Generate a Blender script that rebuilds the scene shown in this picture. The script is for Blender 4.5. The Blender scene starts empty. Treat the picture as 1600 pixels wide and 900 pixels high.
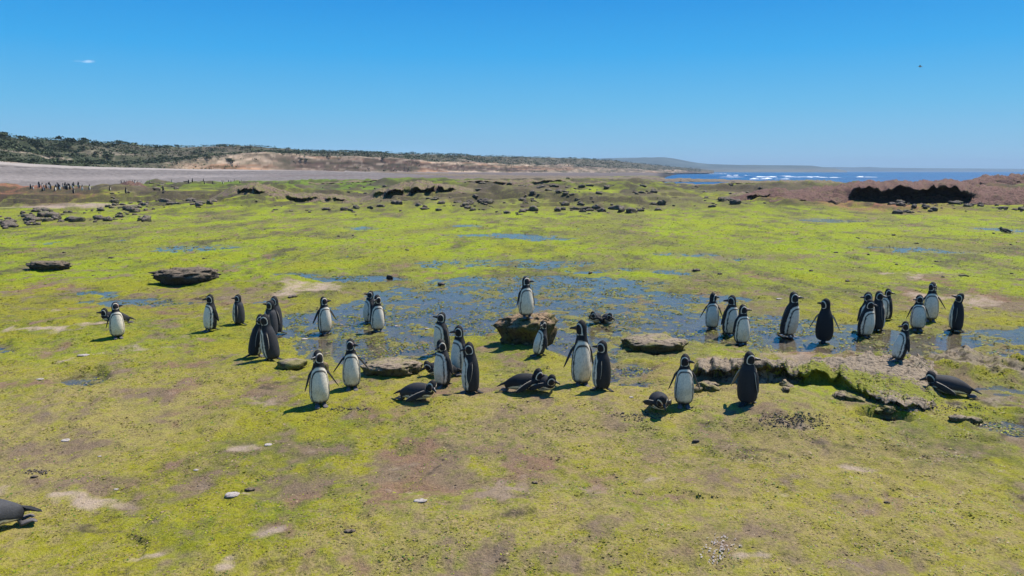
import bpy, bmesh, math, random
import numpy as np
from mathutils import Vector, Matrix
from mathutils.bvhtree import BVHTree

random.seed(7)
RNG = np.random.default_rng(11)
C = bpy.context.scene.collection
R = math.radians

# ------------------------------------------------------------------ camera, sky, sun, exposure
F_PX, CAM_H, PITCH = 1186.0, 2.55, math.atan((450 - 267) / 1186.0)
cam_data = bpy.data.cameras.new('camera')
cam_data.sensor_width = 36.0
cam_data.lens = 36.0 * F_PX / 1600.0
cam_data.clip_start, cam_data.clip_end = 0.1, 30000.0
cam = bpy.data.objects.new('camera', cam_data)
C.objects.link(cam)
cam.location = (0, 0, CAM_H)
cam.rotation_euler = (math.pi / 2 - PITCH, 0, 0)
bpy.context.scene.camera = cam

SUN_EL = R(57.0)
SUN_AZ = math.atan2(0.75, 0.66)           # clockwise from +Y
world = bpy.data.worlds.new('World')
bpy.context.scene.world = world
world.use_nodes = True
wn, wl = world.node_tree.nodes, world.node_tree.links
bg = wn['Background']
sky = wn.new('ShaderNodeTexSky')
sky.sky_type = 'NISHITA'
sky.sun_disc = False
sky.sun_elevation = SUN_EL
sky.sun_rotation = SUN_AZ
sky.altitude = 0
sky.air_density = 0.9
sky.dust_density = 0.15
sky.ozone_density = 3.0
hs = wn.new('ShaderNodeHueSaturation')
hs.inputs['Saturation'].default_value = 1.22
hs.inputs['Value'].default_value = 1.0
wl.new(sky.outputs[0], hs.inputs['Color'])
# the clear deep blue of this day: an elevation gradient over the whole dome, blended with the physical sky
tcw = wn.new('ShaderNodeTexCoord')
sxw = wn.new('ShaderNodeSeparateXYZ')
wl.new(tcw.outputs['Generated'], sxw.inputs[0])
rmp = wn.new('ShaderNodeValToRGB')
stops = [(0.0, (.26, .475, .65)), (.028, (.175, .43, .64)), (.08, (.088, .39, .66)), (.145, (.020, .315, .68)), (.21, (.004, .235, .62)), (.45, (.012, .15, .46)), (1.0, (.010, .10, .36))]
els = rmp.color_ramp.elements
while len(els) < len(stops): els.new(.5)
for e_, (p_, c_) in zip(els, stops):
    e_.position = p_
    e_.color = (*c_, 1)
wl.new(sxw.outputs['Z'], rmp.inputs[0])
SKY_STRENGTH = 0.125
vm = wn.new('ShaderNodeVectorMath'); vm.operation = 'SCALE'
vm.inputs['Scale'].default_value = 1.0 / SKY_STRENGTH
wl.new(rmp.outputs[0], vm.inputs[0])
mxw = wn.new('ShaderNodeMix'); mxw.data_type = 'RGBA'
mxw.inputs[0].default_value = 0.95
wl.new(hs.outputs[0], mxw.inputs[6]); wl.new(vm.outputs[0], mxw.inputs[7])
wl.new(mxw.outputs[2], bg.inputs['Color'])
bg.inputs['Strength'].default_value = SKY_STRENGTH

sun_d = bpy.data.lights.new('sun', 'SUN')
sun_d.energy = 4.8
sun_d.angle = R(0.5)
sun_d.color = (1.0, 0.955, 0.88)
sun = bpy.data.objects.new('sun', sun_d)
C.objects.link(sun)
sdir = Vector((math.sin(SUN_AZ) * math.cos(SUN_EL), math.cos(SUN_AZ) * math.cos(SUN_EL), math.sin(SUN_EL)))
sun.rotation_euler = sdir.to_track_quat('Z', 'Y').to_euler()
sun.location = sdir * 60

sc = bpy.context.scene
sc.view_settings.view_transform = 'Standard'
sc.view_settings.look = 'None'
sc.view_settings.exposure = 0.32
sc.view_settings.gamma = 1.0
sc.cycles.max_bounces = 6
sc.cycles.transparent_max_bounces = 32
sc.cycles.caustics_reflective = False
sc.cycles.caustics_refractive = False
sc.cycles.volume_bounces = 0

# ------------------------------------------------------------------ numeric helpers
def sstep(a, b, x):
    t = np.clip((x - a) / (b - a), 0, 1)
    return t * t * (3 - 2 * t)

def _hash(ix, iy, iz, seed):
    with np.errstate(over='ignore'):
        h = (ix.astype(np.uint32) * np.uint32(374761393) + iy.astype(np.uint32) * np.uint32(668265263)
             + iz.astype(np.uint32) * np.uint32(2147483647 & 1274126177) + np.uint32((seed * 362437 + 12345) & 0xffffffff))
        h = (h ^ (h >> np.uint32(13))) * np.uint32(1274126177)
        h = h ^ (h >> np.uint32(16))
        h = h * np.uint32(2246822519)
        h = h ^ (h >> np.uint32(13))
    return (h & np.uint32(0xffffff)).astype(np.float64) / float(0xffffff)

def noise2(x, y, seed=0):
    xi, yi = np.floor(x), np.floor(y)
    fx, fy = x - xi, y - yi
    ux, uy = fx * fx * fx * (fx * (fx * 6 - 15) + 10), fy * fy * fy * (fy * (fy * 6 - 15) + 10)
    xi, yi = xi.astype(np.int64), yi.astype(np.int64)
    z = np.zeros_like(xi)
    a, b = _hash(xi, yi, z, seed), _hash(xi + 1, yi, z, seed)
    c, d = _hash(xi, yi + 1, z, seed), _hash(xi + 1, yi + 1, z, seed)
    return (a + (b - a) * ux) * (1 - uy) + (c + (d - c) * ux) * uy

def fbm2(x, y, octs=4, seed=0, gain=0.5):
    """values about 0, range roughly -1..1"""
    s, amp, tot = 0.0, 1.0, 0.0
    ca, sa = 0.8, 0.6
    for i in range(octs):
        s = s + amp * (noise2(x, y, seed + i * 17) * 2 - 1)
        tot += amp
        amp *= gain
        x, y = (x * ca - y * sa) * 2.03 + 11.3, (x * sa + y * ca) * 2.03 - 7.1
    return s / tot * 1.5

def noise3(x, y, z, seed=0):
    xi, yi, zi = np.floor(x), np.floor(y), np.floor(z)
    fx, fy, fz = x - xi, y - yi, z - zi
    ux, uy, uz = fx * fx * (3 - 2 * fx), fy * fy * (3 - 2 * fy), fz * fz * (3 - 2 * fz)
    xi, yi, zi = xi.astype(np.int64), yi.astype(np.int64), zi.astype(np.int64)
    def h(i, j, k): return _hash(xi + i, yi + j, zi + k, seed)
    x00 = h(0,0,0) + (h(1,0,0) - h(0,0,0)) * ux
    x10 = h(0,1,0) + (h(1,1,0) - h(0,1,0)) * ux
    x01 = h(0,0,1) + (h(1,0,1) - h(0,0,1)) * ux
    x11 = h(0,1,1) + (h(1,1,1) - h(0,1,1)) * ux
    return (x00 + (x10 - x00) * uy) * (1 - uz) + (x01 + (x11 - x01) * uy) * uz

def fbm3(x, y, z, octs=3, seed=0):
    s, amp, tot = 0.0, 1.0, 0.0
    for i in range(octs):
        s = s + amp * (noise3(x, y, z, seed + i * 31) * 2 - 1)
        tot += amp
        amp *= 0.5
        x, y, z = x * 2.03 + 5.1, y * 2.03 + 9.7, z * 2.03 - 3.3
    return s / tot * 1.5

CP, SP = math.cos(PITCH), math.sin(PITCH)
def ray(px, py):
    u, v = (px - 800) / F_PX, (450 - py) / F_PX
    d = Vector((u, CP + v * SP, -SP + v * CP))
    return d
def flat(px, py, z=0.0):
    """where the line of sight through a photo point meets level z"""
    d = ray(px, py)
    t = (z - CAM_H) / d.z
    return d.x * t, d.y * t
def bearing_px(x, y):
    """photo column of a bearing (for a point on the level ground)"""
    depth = y * CP + CAM_H * SP
    return 800 + F_PX * x / depth
def row_py(y):
    v = (-CAM_H * CP + y * SP) / (y * CP + CAM_H * SP)
    return 450 - F_PX * v

# ------------------------------------------------------------------ objects and materials helpers
def tag(o, label=None, cat=None, group=None, kind=None):
    if label: o['label'] = label
    if cat: o['category'] = cat
    if group: o['group'] = group
    if kind: o['kind'] = kind
    return o

def mesh_np(name, verts, faces, mat=None, smooth=True, cols=None, attrs=None):
    """verts (n,3); faces (m,3|4) int array"""
    verts = np.asarray(verts, dtype=np.float32)
    faces = np.asarray(faces, dtype=np.int32)
    me = bpy.data.meshes.new(name)
    k = faces.shape[1]
    me.vertices.add(len(verts))
    me.vertices.foreach_set('co', verts.ravel())
    me.loops.add(faces.size)
    me.loops.foreach_set('vertex_index', faces.ravel())
    me.polygons.add(len(faces))
    me.polygons.foreach_set('loop_start', np.arange(0, faces.size, k, dtype=np.int32))
    me.polygons.foreach_set('loop_total', np.full(len(faces), k, dtype=np.int32))
    me.update(calc_edges=True)
    if smooth:
        me.polygons.foreach_set('use_smooth', np.ones(len(faces), dtype=bool))
    if cols is not None: set_cols(me, cols)
    for an, av in (attrs or {}).items():
        a = me.attributes.new(an, 'FLOAT', 'POINT')
        a.data.foreach_set('value', np.asarray(av, dtype=np.float32).ravel())
    if mat: me.materials.append(mat)
    me.validate()
    return me

def set_cols(me, cols, name='Col'):
    cols = np.asarray(cols, dtype=np.float32)
    if cols.shape[1] == 3:
        cols = np.concatenate([cols, np.ones((len(cols), 1), np.float32)], 1)
    a = me.attributes.new(name, 'FLOAT_COLOR', 'POINT')
    a.data.foreach_set('color', np.ascontiguousarray(cols).ravel())

def link(name, me, parent=None, loc=None):
    o = bpy.data.objects.new(name, me)
    C.objects.link(o)
    if parent: o.parent = parent
    if loc: o.location = loc
    return o

def grid_faces(nr, nc, wrap=False):
    r = np.arange(nr - 1)[:, None]
    c = np.arange(nc if wrap else nc - 1)[None, :]
    c2 = (c + 1) % nc
    return np.stack([r * nc + c, r * nc + c2, (r + 1) * nc + c2, (r + 1) * nc + c], -1).reshape(-1, 4)

class NT:
    def __init__(self, name):
        self.m = bpy.data.materials.new(name)
        self.m.use_nodes = True
        self.t = self.m.node_tree
        self.n, self.l = self.t.nodes, self.t.links
        self.b = self.n['Principled BSDF']
    def new(self, typ, **kw):
        nd = self.n.new(typ)
        for k, v in kw.items(): setattr(nd, k, v)
        return nd
    def link(self, a, b): self.l.new(a, b)
    def attr(self, name):
        return self.new('ShaderNodeAttribute', attribute_name=name)
    def noise(self, scale, detail=3, rough=0.55, coords=None, dist=0.0):
        nd = self.new('ShaderNodeTexNoise')
        nd.inputs['Scale'].default_value = scale
        nd.inputs['Detail'].default_value = detail
        nd.inputs['Roughness'].default_value = rough
        nd.inputs['Distortion'].default_value = dist
        if coords is not None: self.link(coords, nd.inputs['Vector'])
        return nd.outputs['Fac']
    def pos(self):
        return self.new('ShaderNodeNewGeometry').outputs['Position']
    def objco(self):
        return self.new('ShaderNodeTexCoord').outputs['Object']
    def ramp(self, fac, stops):
        nd = self.new('ShaderNodeValToRGB')
        el = nd.color_ramp.elements
        while len(el) < len(stops): el.new(0.5)
        for e, (p, c) in zip(el, stops):
            e.position = p
            e.color = (c, c, c, 1) if not hasattr(c, '__len__') else (*c, 1)
        self.link(fac, nd.inputs[0])
        return nd.outputs['Color']
    def mix(self, fac, a, b, mode='MIX'):
        nd = self.new('ShaderNodeMix', data_type='RGBA', blend_type=mode)
        for s, v in ((nd.inputs[0], fac), (nd.inputs[6], a), (nd.inputs[7], b)):
            if hasattr(v, 'links'): self.link(v, s)
            elif hasattr(v, '__len__'): s.default_value = (*v, 1)
            else: s.default_value = v
        return nd.outputs[2]
    def math(self, op, a, b=0.0, c=None, clamp=False):
        nd = self.new('ShaderNodeMath', operation=op, use_clamp=clamp)
        for s, v in zip(nd.inputs, (a, b, c)):
            if v is None: continue
            if hasattr(v, 'links'): self.link(v, s)
            else: s.default_value = v
        return nd.outputs[0]
    def bump(self, height, strength, dist):
        nd = self.new('ShaderNodeBump')
        nd.inputs['Strength'].default_value = strength
        nd.inputs['Distance'].default_value = dist
        self.link(height, nd.inputs['Height'])
        self.link(nd.outputs[0], self.b.inputs['Normal'])
        return nd
    def set(self, **kw):
        for k, v in kw.items():
            s = self.b.inputs[k.replace('_', ' ')]
            if hasattr(v, 'links'): self.link(v, s)
            elif hasattr(v, '__len__') and len(v) == 3: s.default_value = (*v, 1)
            else: s.default_value = v

# ---- ground: colour attribute broken up by fine noise, damp where it is low
def mat_ground():
    t = NT('algae_flat')
    p = t.pos()
    col = t.attr('Col').outputs['Color']
    veg = t.attr('veg').outputs['Fac']
    wet = t.attr('wet').outputs['Fac']
    n1 = t.noise(9.0, 5, 0.65, p)
    n2 = t.noise(48.0, 4, 0.7, p)
    n3 = t.noise(170.0, 2, 0.6, p)
    # bare mud showing between the weed
    gap = t.math('ADD', t.math('MULTIPLY', n2, 0.6), t.math('MULTIPLY', n1, 0.4))
    gapf = t.ramp(gap, [(0.40, 1.0), (0.50, 0.0)])
    gapf = t.math('MULTIPLY', gapf, t.math('MULTIPLY', veg, 0.55))
    c = t.mix(gapf, col, (0.115, 0.085, 0.05))
    n4 = t.noise(24.0, 5, 0.75, p, 0.6)
    stf = t.math('MULTIPLY', t.ramp(n4, [(0.50, 0.0), (0.60, 1.0)]), t.math('MULTIPLY', t.attr('straw').outputs['Fac'], 0.62))
    c = t.mix(stf, c, (0.40, 0.275, 0.165))
    # yellow tips and green depths
    tipf = t.math('MULTIPLY', t.ramp(n1, [(0.5, 0.0), (0.68, 1.0)]), t.math('MULTIPLY', veg, 0.35))
    c = t.mix(tipf, c, (0.33, 0.34, 0.03))
    v = t.math('ADD', 0.06, t.math('ADD', t.math('MULTIPLY', n2, 1.05), t.math('MULTIPLY', n3, 0.85)))
    c = t.mix(1.0, c, v, 'MULTIPLY')
    t.set(Base_Color=c, Roughness=t.math('SUBTRACT', 0.92, t.math('MULTIPLY', wet, 0.45)))
    t.b.inputs['Specular IOR Level'].default_value = 0.12
    h = t.math('ADD', t.math('MULTIPLY', n2, 1.0), t.math('MULTIPLY', n3, 0.5))
    h = t.math('ADD', h, t.math('MULTIPLY', n1, 1.5))
    t.bump(h, 0.9, 0.018)
    return t.m

def mat_algae():
    t = NT('algae_leaf')
    col = t.attr('Col').outputs['Color']
    t.set(Base_Color=col, Roughness=0.6)
    t.b.inputs['Specular IOR Level'].default_value = 0.3
    tr = t.new('ShaderNodeBsdfTranslucent')
    t.link(col, tr.inputs['Color'])
    mx = t.new('ShaderNodeMixShader')
    mx.inputs[0].default_value = 0.25
    t.link(t.b.outputs[0], mx.inputs[1]); t.link(tr.outputs[0], mx.inputs[2])
    t.link(mx.outputs[0], t.n['Material Output'].inputs['Surface'])
    return t.m

def mat_water():
    t = NT('pool_water')
    p = t.pos()
    mp = t.new('ShaderNodeMapping')
    mp.inputs['Scale'].default_value = (1.0, 1.0, 1.0)
    t.link(p, mp.inputs['Vector'])
    n = t.noise(7.0, 3, 0.5, mp.outputs[0])
    n2 = t.noise(28.0, 2, 0.5, mp.outputs[0])
    b = t.new('ShaderNodeBump')
    b.inputs['Strength'].default_value = 0.35
    b.inputs['Distance'].default_value = 0.012
    t.link(t.math('ADD', n, t.math('MULTIPLY', n2, 0.25)), b.inputs['Height'])
    gl = t.new('ShaderNodeBsdfGlossy')
    gl.inputs['Roughness'].default_value = 0.05
    tp = t.new('ShaderNodeBsdfTransparent')
    tp.inputs['Color'].default_value = (0.80, 0.80, 0.78, 1)
    fr = t.new('ShaderNodeFresnel')
    fr.inputs['IOR'].default_value = 1.34
    t.link(b.outputs[0], gl.inputs['Normal']); t.link(b.outputs[0], fr.inputs['Normal'])
    mx = t.new('ShaderNodeMixShader')
    t.link(fr.outputs[0], mx.inputs[0]); t.link(tp.outputs[0], mx.inputs[1]); t.link(gl.outputs[0], mx.inputs[2])
    t.link(mx.outputs[0], t.n['Material Output'].inputs['Surface'])
    return t.m

def mat_sea():
    t = NT('sea_water')
    p = t.pos()
    mp = t.new('ShaderNodeMapping')
    mp.inputs['Scale'].default_value = (0.35, 1.0, 1.0)
    t.link(p, mp.inputs['Vector'])
    n = t.noise(0.22, 5, 0.6, mp.outputs[0])
    n2 = t.noise(0.03, 3, 0.5, mp.outputs[0])
    c = t.mix(t.ramp(n2, [(0.35, 0.0), (0.65, 1.0)]), (0.003, 0.060, 0.19), (0.004, 0.11, 0.25))
    fo = t.ramp(n, [(0.70, 0.0), (0.74, 0.8)])
    c = t.mix(fo, c, (0.7, 0.75, 0.78))
    t.set(Base_Color=c, Roughness=0.35)
    t.b.inputs['Specular IOR Level'].default_value = 0.12
    t.bump(n, 1.0, 2.0)
    return t.m

def mat_rock(name, top, side, dark, moss, moss_amt=0.3, bump=0.03, scale=1.0, wet=0.0):
    """crusted top, darker sides, weed in patches"""
    t = NT(name)
    p = t.pos()
    g = t.new('ShaderNodeNewGeometry')
    sx = t.new('ShaderNodeSeparateXYZ'); t.link(g.outputs['Normal'], sx.inputs[0])
    n1 = t.noise(3.2 * scale, 5, 0.65, p)
    n2 = t.noise(16.0 * scale, 5, 0.7, p)
    n3 = t.noise(60.0 * scale, 3, 0.6, p)
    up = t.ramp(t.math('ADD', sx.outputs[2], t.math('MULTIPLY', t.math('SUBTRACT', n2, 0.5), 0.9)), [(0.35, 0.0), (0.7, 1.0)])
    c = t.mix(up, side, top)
    c = t.mix(t.ramp(n2, [(0.36, 0.85), (0.5, 0.0)]), c, dark)
    mo = t.ramp(t.math('ADD', t.math('MULTIPLY', n1, 0.7), t.math('MULTIPLY', n2, 0.3)), [(0.56 - moss_amt * 0.3, 0.0), (0.63 - moss_amt * 0.3, 1.0)])
    c = t.mix(t.math('MULTIPLY', mo, min(1.0, moss_amt * 2)), c, moss)
    c = t.mix(1.0, c, t.math('ADD', 0.45, t.math('ADD', t.math('MULTIPLY', n3, 0.6), t.math('MULTIPLY', n2, 0.5))), 'MULTIPLY')
    t.set(Base_Color=c, Roughness=0.9 - wet)
    t.b.inputs['Specular IOR Level'].default_value = 0.25
    t.bump(t.math('ADD', n2, t.math('MULTIPLY', n3, 0.4)), 0.9, bump)
    return t.m

def mat_vcol(name, rough=0.8, nscale=60.0, amt=0.5, spec=0.3, bump=0.0, obj=True, sheen=0.0):
    t = NT(name)
    col = t.attr('Col').outputs['Color']
    co = t.objco() if obj else t.pos()
    n = t.noise(nscale, 4, 0.6, co)
    c = t.mix(1.0, col, t.math('ADD', 1 - amt / 2, t.math('MULTIPLY', n, amt)), 'MULTIPLY')
    t.set(Base_Color=c, Roughness=rough)
    t.b.inputs['Specular IOR Level'].default_value = spec
    if bump: t.bump(n, 0.7, bump)
    if sheen: t.b.inputs['Sheen Weight'].default_value = sheen
    return t.m

def mat_plain(name, col, rough=0.6, spec=0.4):
    t = NT(name)
    n = t.noise(80.0, 3, 0.6, t.objco())
    c = t.mix(1.0, col, t.math('ADD', 0.7, t.math('MULTIPLY', n, 0.6)), 'MULTIPLY')
    t.set(Base_Color=c, Roughness=rough)
    t.b.inputs['Specular IOR Level'].default_value = spec
    return t.m

M_GROUND, M_ALGAE, M_WATER, M_SEA = mat_ground(), mat_algae(), mat_water(), mat_sea()
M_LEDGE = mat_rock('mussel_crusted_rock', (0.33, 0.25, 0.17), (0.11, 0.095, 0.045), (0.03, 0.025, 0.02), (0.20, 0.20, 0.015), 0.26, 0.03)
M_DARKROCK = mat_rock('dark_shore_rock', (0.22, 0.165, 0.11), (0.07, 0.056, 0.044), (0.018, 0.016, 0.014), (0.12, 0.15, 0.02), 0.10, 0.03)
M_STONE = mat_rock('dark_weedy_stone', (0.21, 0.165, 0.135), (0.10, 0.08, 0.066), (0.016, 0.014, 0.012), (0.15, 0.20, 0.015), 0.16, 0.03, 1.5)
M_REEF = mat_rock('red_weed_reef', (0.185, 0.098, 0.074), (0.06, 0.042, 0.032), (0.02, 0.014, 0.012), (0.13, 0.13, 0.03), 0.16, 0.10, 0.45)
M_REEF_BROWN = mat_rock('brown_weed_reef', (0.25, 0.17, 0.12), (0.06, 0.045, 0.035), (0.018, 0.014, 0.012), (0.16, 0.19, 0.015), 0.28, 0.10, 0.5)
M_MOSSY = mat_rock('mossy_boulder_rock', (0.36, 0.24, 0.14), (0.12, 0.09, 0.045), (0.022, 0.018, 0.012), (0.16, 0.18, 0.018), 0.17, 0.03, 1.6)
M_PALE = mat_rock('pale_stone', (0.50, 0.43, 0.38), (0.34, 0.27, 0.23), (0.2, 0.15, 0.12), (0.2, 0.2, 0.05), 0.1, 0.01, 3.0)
M_FEATHER = mat_vcol('feathers', 0.72, 95.0, 0.7, 0.25, 0.004, True, 0.0)
M_BEAK = mat_plain('beak_horn', (0.022, 0.02, 0.02), 0.4, 0.5)
M_EYE = mat_plain('eye', (0.03, 0.012, 0.01), 0.1, 0.6)
M_HILL = mat_vcol('steppe_slope', 0.95, 0.35, 0.9, 0.1, 0.0, False)
M_FARHILL = mat_vcol('far_steppe', 0.95, 0.02, 0.5, 0.1, 0.0, False)
M_SHRUB = mat_vcol('shrub_leaf', 0.85, 3.0, 0.7, 0.15, 0.0, True)
M_FOAM = mat_plain('foam', (0.82, 0.85, 0.87), 0.9, 0.2)

# ------------------------------------------------------------------ the lie of the land (world metres, camera above the origin)
PXK = np.array([-900, -300, 0, 150, 330, 480, 640, 800, 960, 1100, 1300, 1800], float)
COAST = np.array([60, 70, 85, 100, 165, 195, 215, 260, 330, 500, 900, 2000], float)       # beach starts
FOOT = np.array([90, 105, 130, 165, 222, 262, 300, 420, 600, 900, 1500, 3000], float)     # slope starts
FOOTZ = np.array([4.4, 4.2, 3.8, 3.3, 2.95, 2.8, 2.2, 1.8, 1.2, 0.7, 0.3, 0.0], float)

def P(px, py, rx, ry, amt=1.0):
    """a patch on the ground: centre and half sizes turned into metres"""
    x, y = flat(px, py)
    y1, y2 = flat(px, py - ry)[1], flat(px, py + ry)[1]
    return (x, y, rx / F_PX * (y * CP + CAM_H * SP), abs(y1 - y2) / 2, amt)

def patches(lst, x, y, soft=1.0):
    out = np.zeros_like(x)
    for (cx, cy, rx, ry, amt) in lst:
        d = ((x - cx) / rx) ** 2 + ((y - cy) / ry) ** 2
        out = np.maximum(out, amt * np.clip(1.25 - d * soft, 0, 1.25) / 1.25)
    return out

POOLS = [P(115, 599, 60, 13, 1.0), P(430, 433, 95, 8, 1.0), P(560, 437, 120, 7, .9), P(10, 548, 45, 10, .9),
         P(580, 492, 150, 42, .95), P(480, 505, 110, 30, .8), P(520, 545, 60, 26, .85), P(625, 545, 110, 34, 1.0), P(660, 466, 140, 28, .85),
         P(745, 500, 110, 26, 1.0), P(700, 470, 200, 30, .8), P(850, 443, 230, 18, .9), P(960, 440, 100, 9, 1.0),
         P(910, 470, 200, 34, .85), P(900, 525, 70, 46, 1.0), P(960, 505, 140, 38, .95), P(1000, 548, 160, 18, .7),
         P(965, 584, 80, 20, 1.0), P(1010, 604, 60, 14, .85), P(1070, 508, 160, 32, .95), P(1060, 470, 200, 20, .7),
         P(1190, 510, 150, 34, .95), P(1270, 522, 140, 30, 1.0), P(1270, 545, 130, 16, 1.0), P(1390, 528, 130, 26, .95),
         P(1395, 548, 110, 12, 1.0), P(1550, 522, 110, 18, .95), P(1590, 556, 80, 16, .85), P(1470, 532, 90, 14, .8),
         P(572, 357, 36, 5, .85), P(790, 369, 105, 5, .95), P(850, 374, 50, 4, .95), P(1076, 398, 48, 6, .9), P(1440, 393, 95, 7, .9),
         P(1290, 345, 70, 4.5, .8), P(300, 388, 100, 10, .65), P(1590, 672, 75, 15, 1.0), P(1376, 659, 40, 8, .9), P(1560, 360, 60, 5, .7),
         P(730, 352, 40, 3, .8), P(150, 460, 80, 8, .65), P(820, 412, 200, 12, .65), P(1140, 405, 80, 6, .6), P(240, 470, 130, 10, .6), P(1520, 600, 110, 20, .5), P(1000, 425, 160, 6, .6)]
MUD = [P(800, 478, 300, 46, .55), P(1130, 478, 230, 16, .6), P(560, 462, 200, 14, .5), P(640, 570, 60, 10, .5), P(1010, 570, 140, 14, .6), P(1240, 556, 200, 8, .6), P(470, 540, 60, 18, .5), P(1480, 545, 160, 14, .5), P(300, 470, 320, 26, .75), P(1500, 480, 190, 30, .95), P(90, 455, 150, 26, .7), P(612, 717, 42, 15, 1.0), P(640, 738, 170, 40, .7),
       P(480, 735, 160, 36, .6), P(900, 720, 110, 40, .55), P(1170, 768, 100, 26, .85), P(430, 760, 160, 34, .4), P(280, 755, 160, 40, .5),
       P(1330, 690, 60, 12, .5), P(1130, 470, 90, 18, .35), P(730, 465, 160, 40, .45), P(1240, 672, 60, 16, 1.0), P(1420, 440, 200, 14, .5),
       P(600, 640, 120, 10, .45), P(850, 870, 160, 40, .3), P(1550, 620, 90, 50, .5), P(1150, 860, 300, 30, .4), P(1560, 830, 160, 60, .45),
       P(60, 700, 120, 30, .45), P(350, 620, 160, 16, .45), P(735, 625, 60, 10, .8), P(1480, 870, 200, 40, .4)]
SAND = [P(90, 517, 75, 7, 1.0), P(480, 451, 50, 10, .9), P(137, 787, 55, 9, 1.1), P(15, 765, 45, 18, 1.1), P(1340, 731, 26, 9, 1.1), P(70, 487, 40, 8, .5),
        P(265, 541, 60, 8, .6), P(120, 557, 20, 3, 1.0), P(1250, 790, 20, 6, .8), P(185, 888, 30, 8, 1.1), P(355, 888, 24, 8, 1.1), P(360, 778, 20, 8, 1.1),
        P(1165, 893, 40, 8, 1.1), P(860, 800, 150, 30, .35), P(560, 600, 130, 10, .3), P(1150, 562, 110, 9, .8), P(330, 493, 40, 6, .6),
        P(1500, 470, 90, 8, .8), P(385, 700, 28, 8, .7), P(1440, 430, 60, 4, .7), P(1015, 767, 24, 6, 1.0), P(655, 785, 16, 8, 1.0), P(420, 845, 24, 14, .8), P(230, 725, 40, 10, .5),
        P(1510, 570, 90, 12, .5), P(1590, 745, 40, 8, .4), P(400, 640, 80, 10, .4)]
BANDS = [P(1000, 288, 300, 1.8, 1.0), P(1140, 294, 200, 1.8, 1.0), P(880, 291.5, 170, 1.4, .9), P(640, 301, 170, 3, .7), P(450, 309, 140, 3, .7), P(1190, 301, 140, 2.5, .8), P(930, 283.5, 300, 1.4, 1.0), P(1560, 300, 160, 4, .8), P(900, 298, 220, 2.0, .7), P(300, 316, 160, 2.5, .6), P(700, 284.5, 260, 1.2, .8)]
CRUST = [P(1500, 568, 140, 20, 1.25), P(1590, 582, 90, 20, 1.1), P(1530, 640, 70, 6, .9), P(1400, 575, 120, 12, .9), P(1330, 568, 90, 7, .9), P(1580, 580, 60, 16, .7), P(1150, 565, 80, 6, .7), P(1380, 598, 40, 8, .7), P(1430, 648, 50, 8, .8), P(1250, 672, 60, 12, .8)]
GREEN = [P(740, 700, 220, 42, .9), P(1080, 690, 240, 46, .9), P(1530, 690, 220, 50, .8), P(500, 710, 160, 30, .6), P(250, 690, 220, 20, .5),
         P(340, 289, 220, 8, 1.0), P(500, 293, 160, 9, .9), P(700, 292, 140, 7, .6), P(1150, 385, 260, 20, .5), P(720, 510, 60, 16, .6)]
LIME = [P(720, 344, 260, 26, .9), P(1250, 400, 420, 46, .9), P(1000, 420, 260, 30, .6), P(1060, 325, 300, 14, .9), P(900, 352, 300, 20, .9), P(390, 438, 70, 10, 1.0),
        P(1290, 615, 130, 30, .9), P(1430, 605, 120, 26, .9), P(420, 340, 300, 22, .5), P(110, 375, 180, 14, .7), P(1200, 340, 260, 20, .7), P(1500, 350, 200, 20, .7),
        P(640, 590, 40, 14, .7), P(1130, 648, 90, 20, .6), P(150, 405, 60, 8, .7), P(60, 420, 80, 12, .6), P(160, 545, 200, 26, .4), P(1140, 553, 80, 7, .8), P(500, 360, 420, 20, .3)]
REDS = [P(30, 316, 100, 5, .95), P(110, 321, 80, 3, .5), P(10, 309, 60, 2, .7), P(930, 300, 90, 3.5, .7), P(1200, 318, 90, 8, .7), P(1300, 320, 120, 12, .8), P(1590, 305, 80, 8, .4)]
BUMPS = [P(800, 630, 520, 40, .07), P(300, 590, 330, 40, .05), P(1250, 640, 260, 44, .10), P(1430, 590, 150, 26, .10), P(390, 442, 90, 14, .14), P(620, 590, 90, 26, .08),
         P(830, 540, 90, 34, .06), P(720, 545, 70, 24, .04), P(800, 830, 520, 60, .06), P(90, 520, 120, 20, .05), P(1330, 565, 240, 14, .07), P(1020, 545, 90, 18, .05), P(180, 525, 90, 14, .06)]

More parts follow.
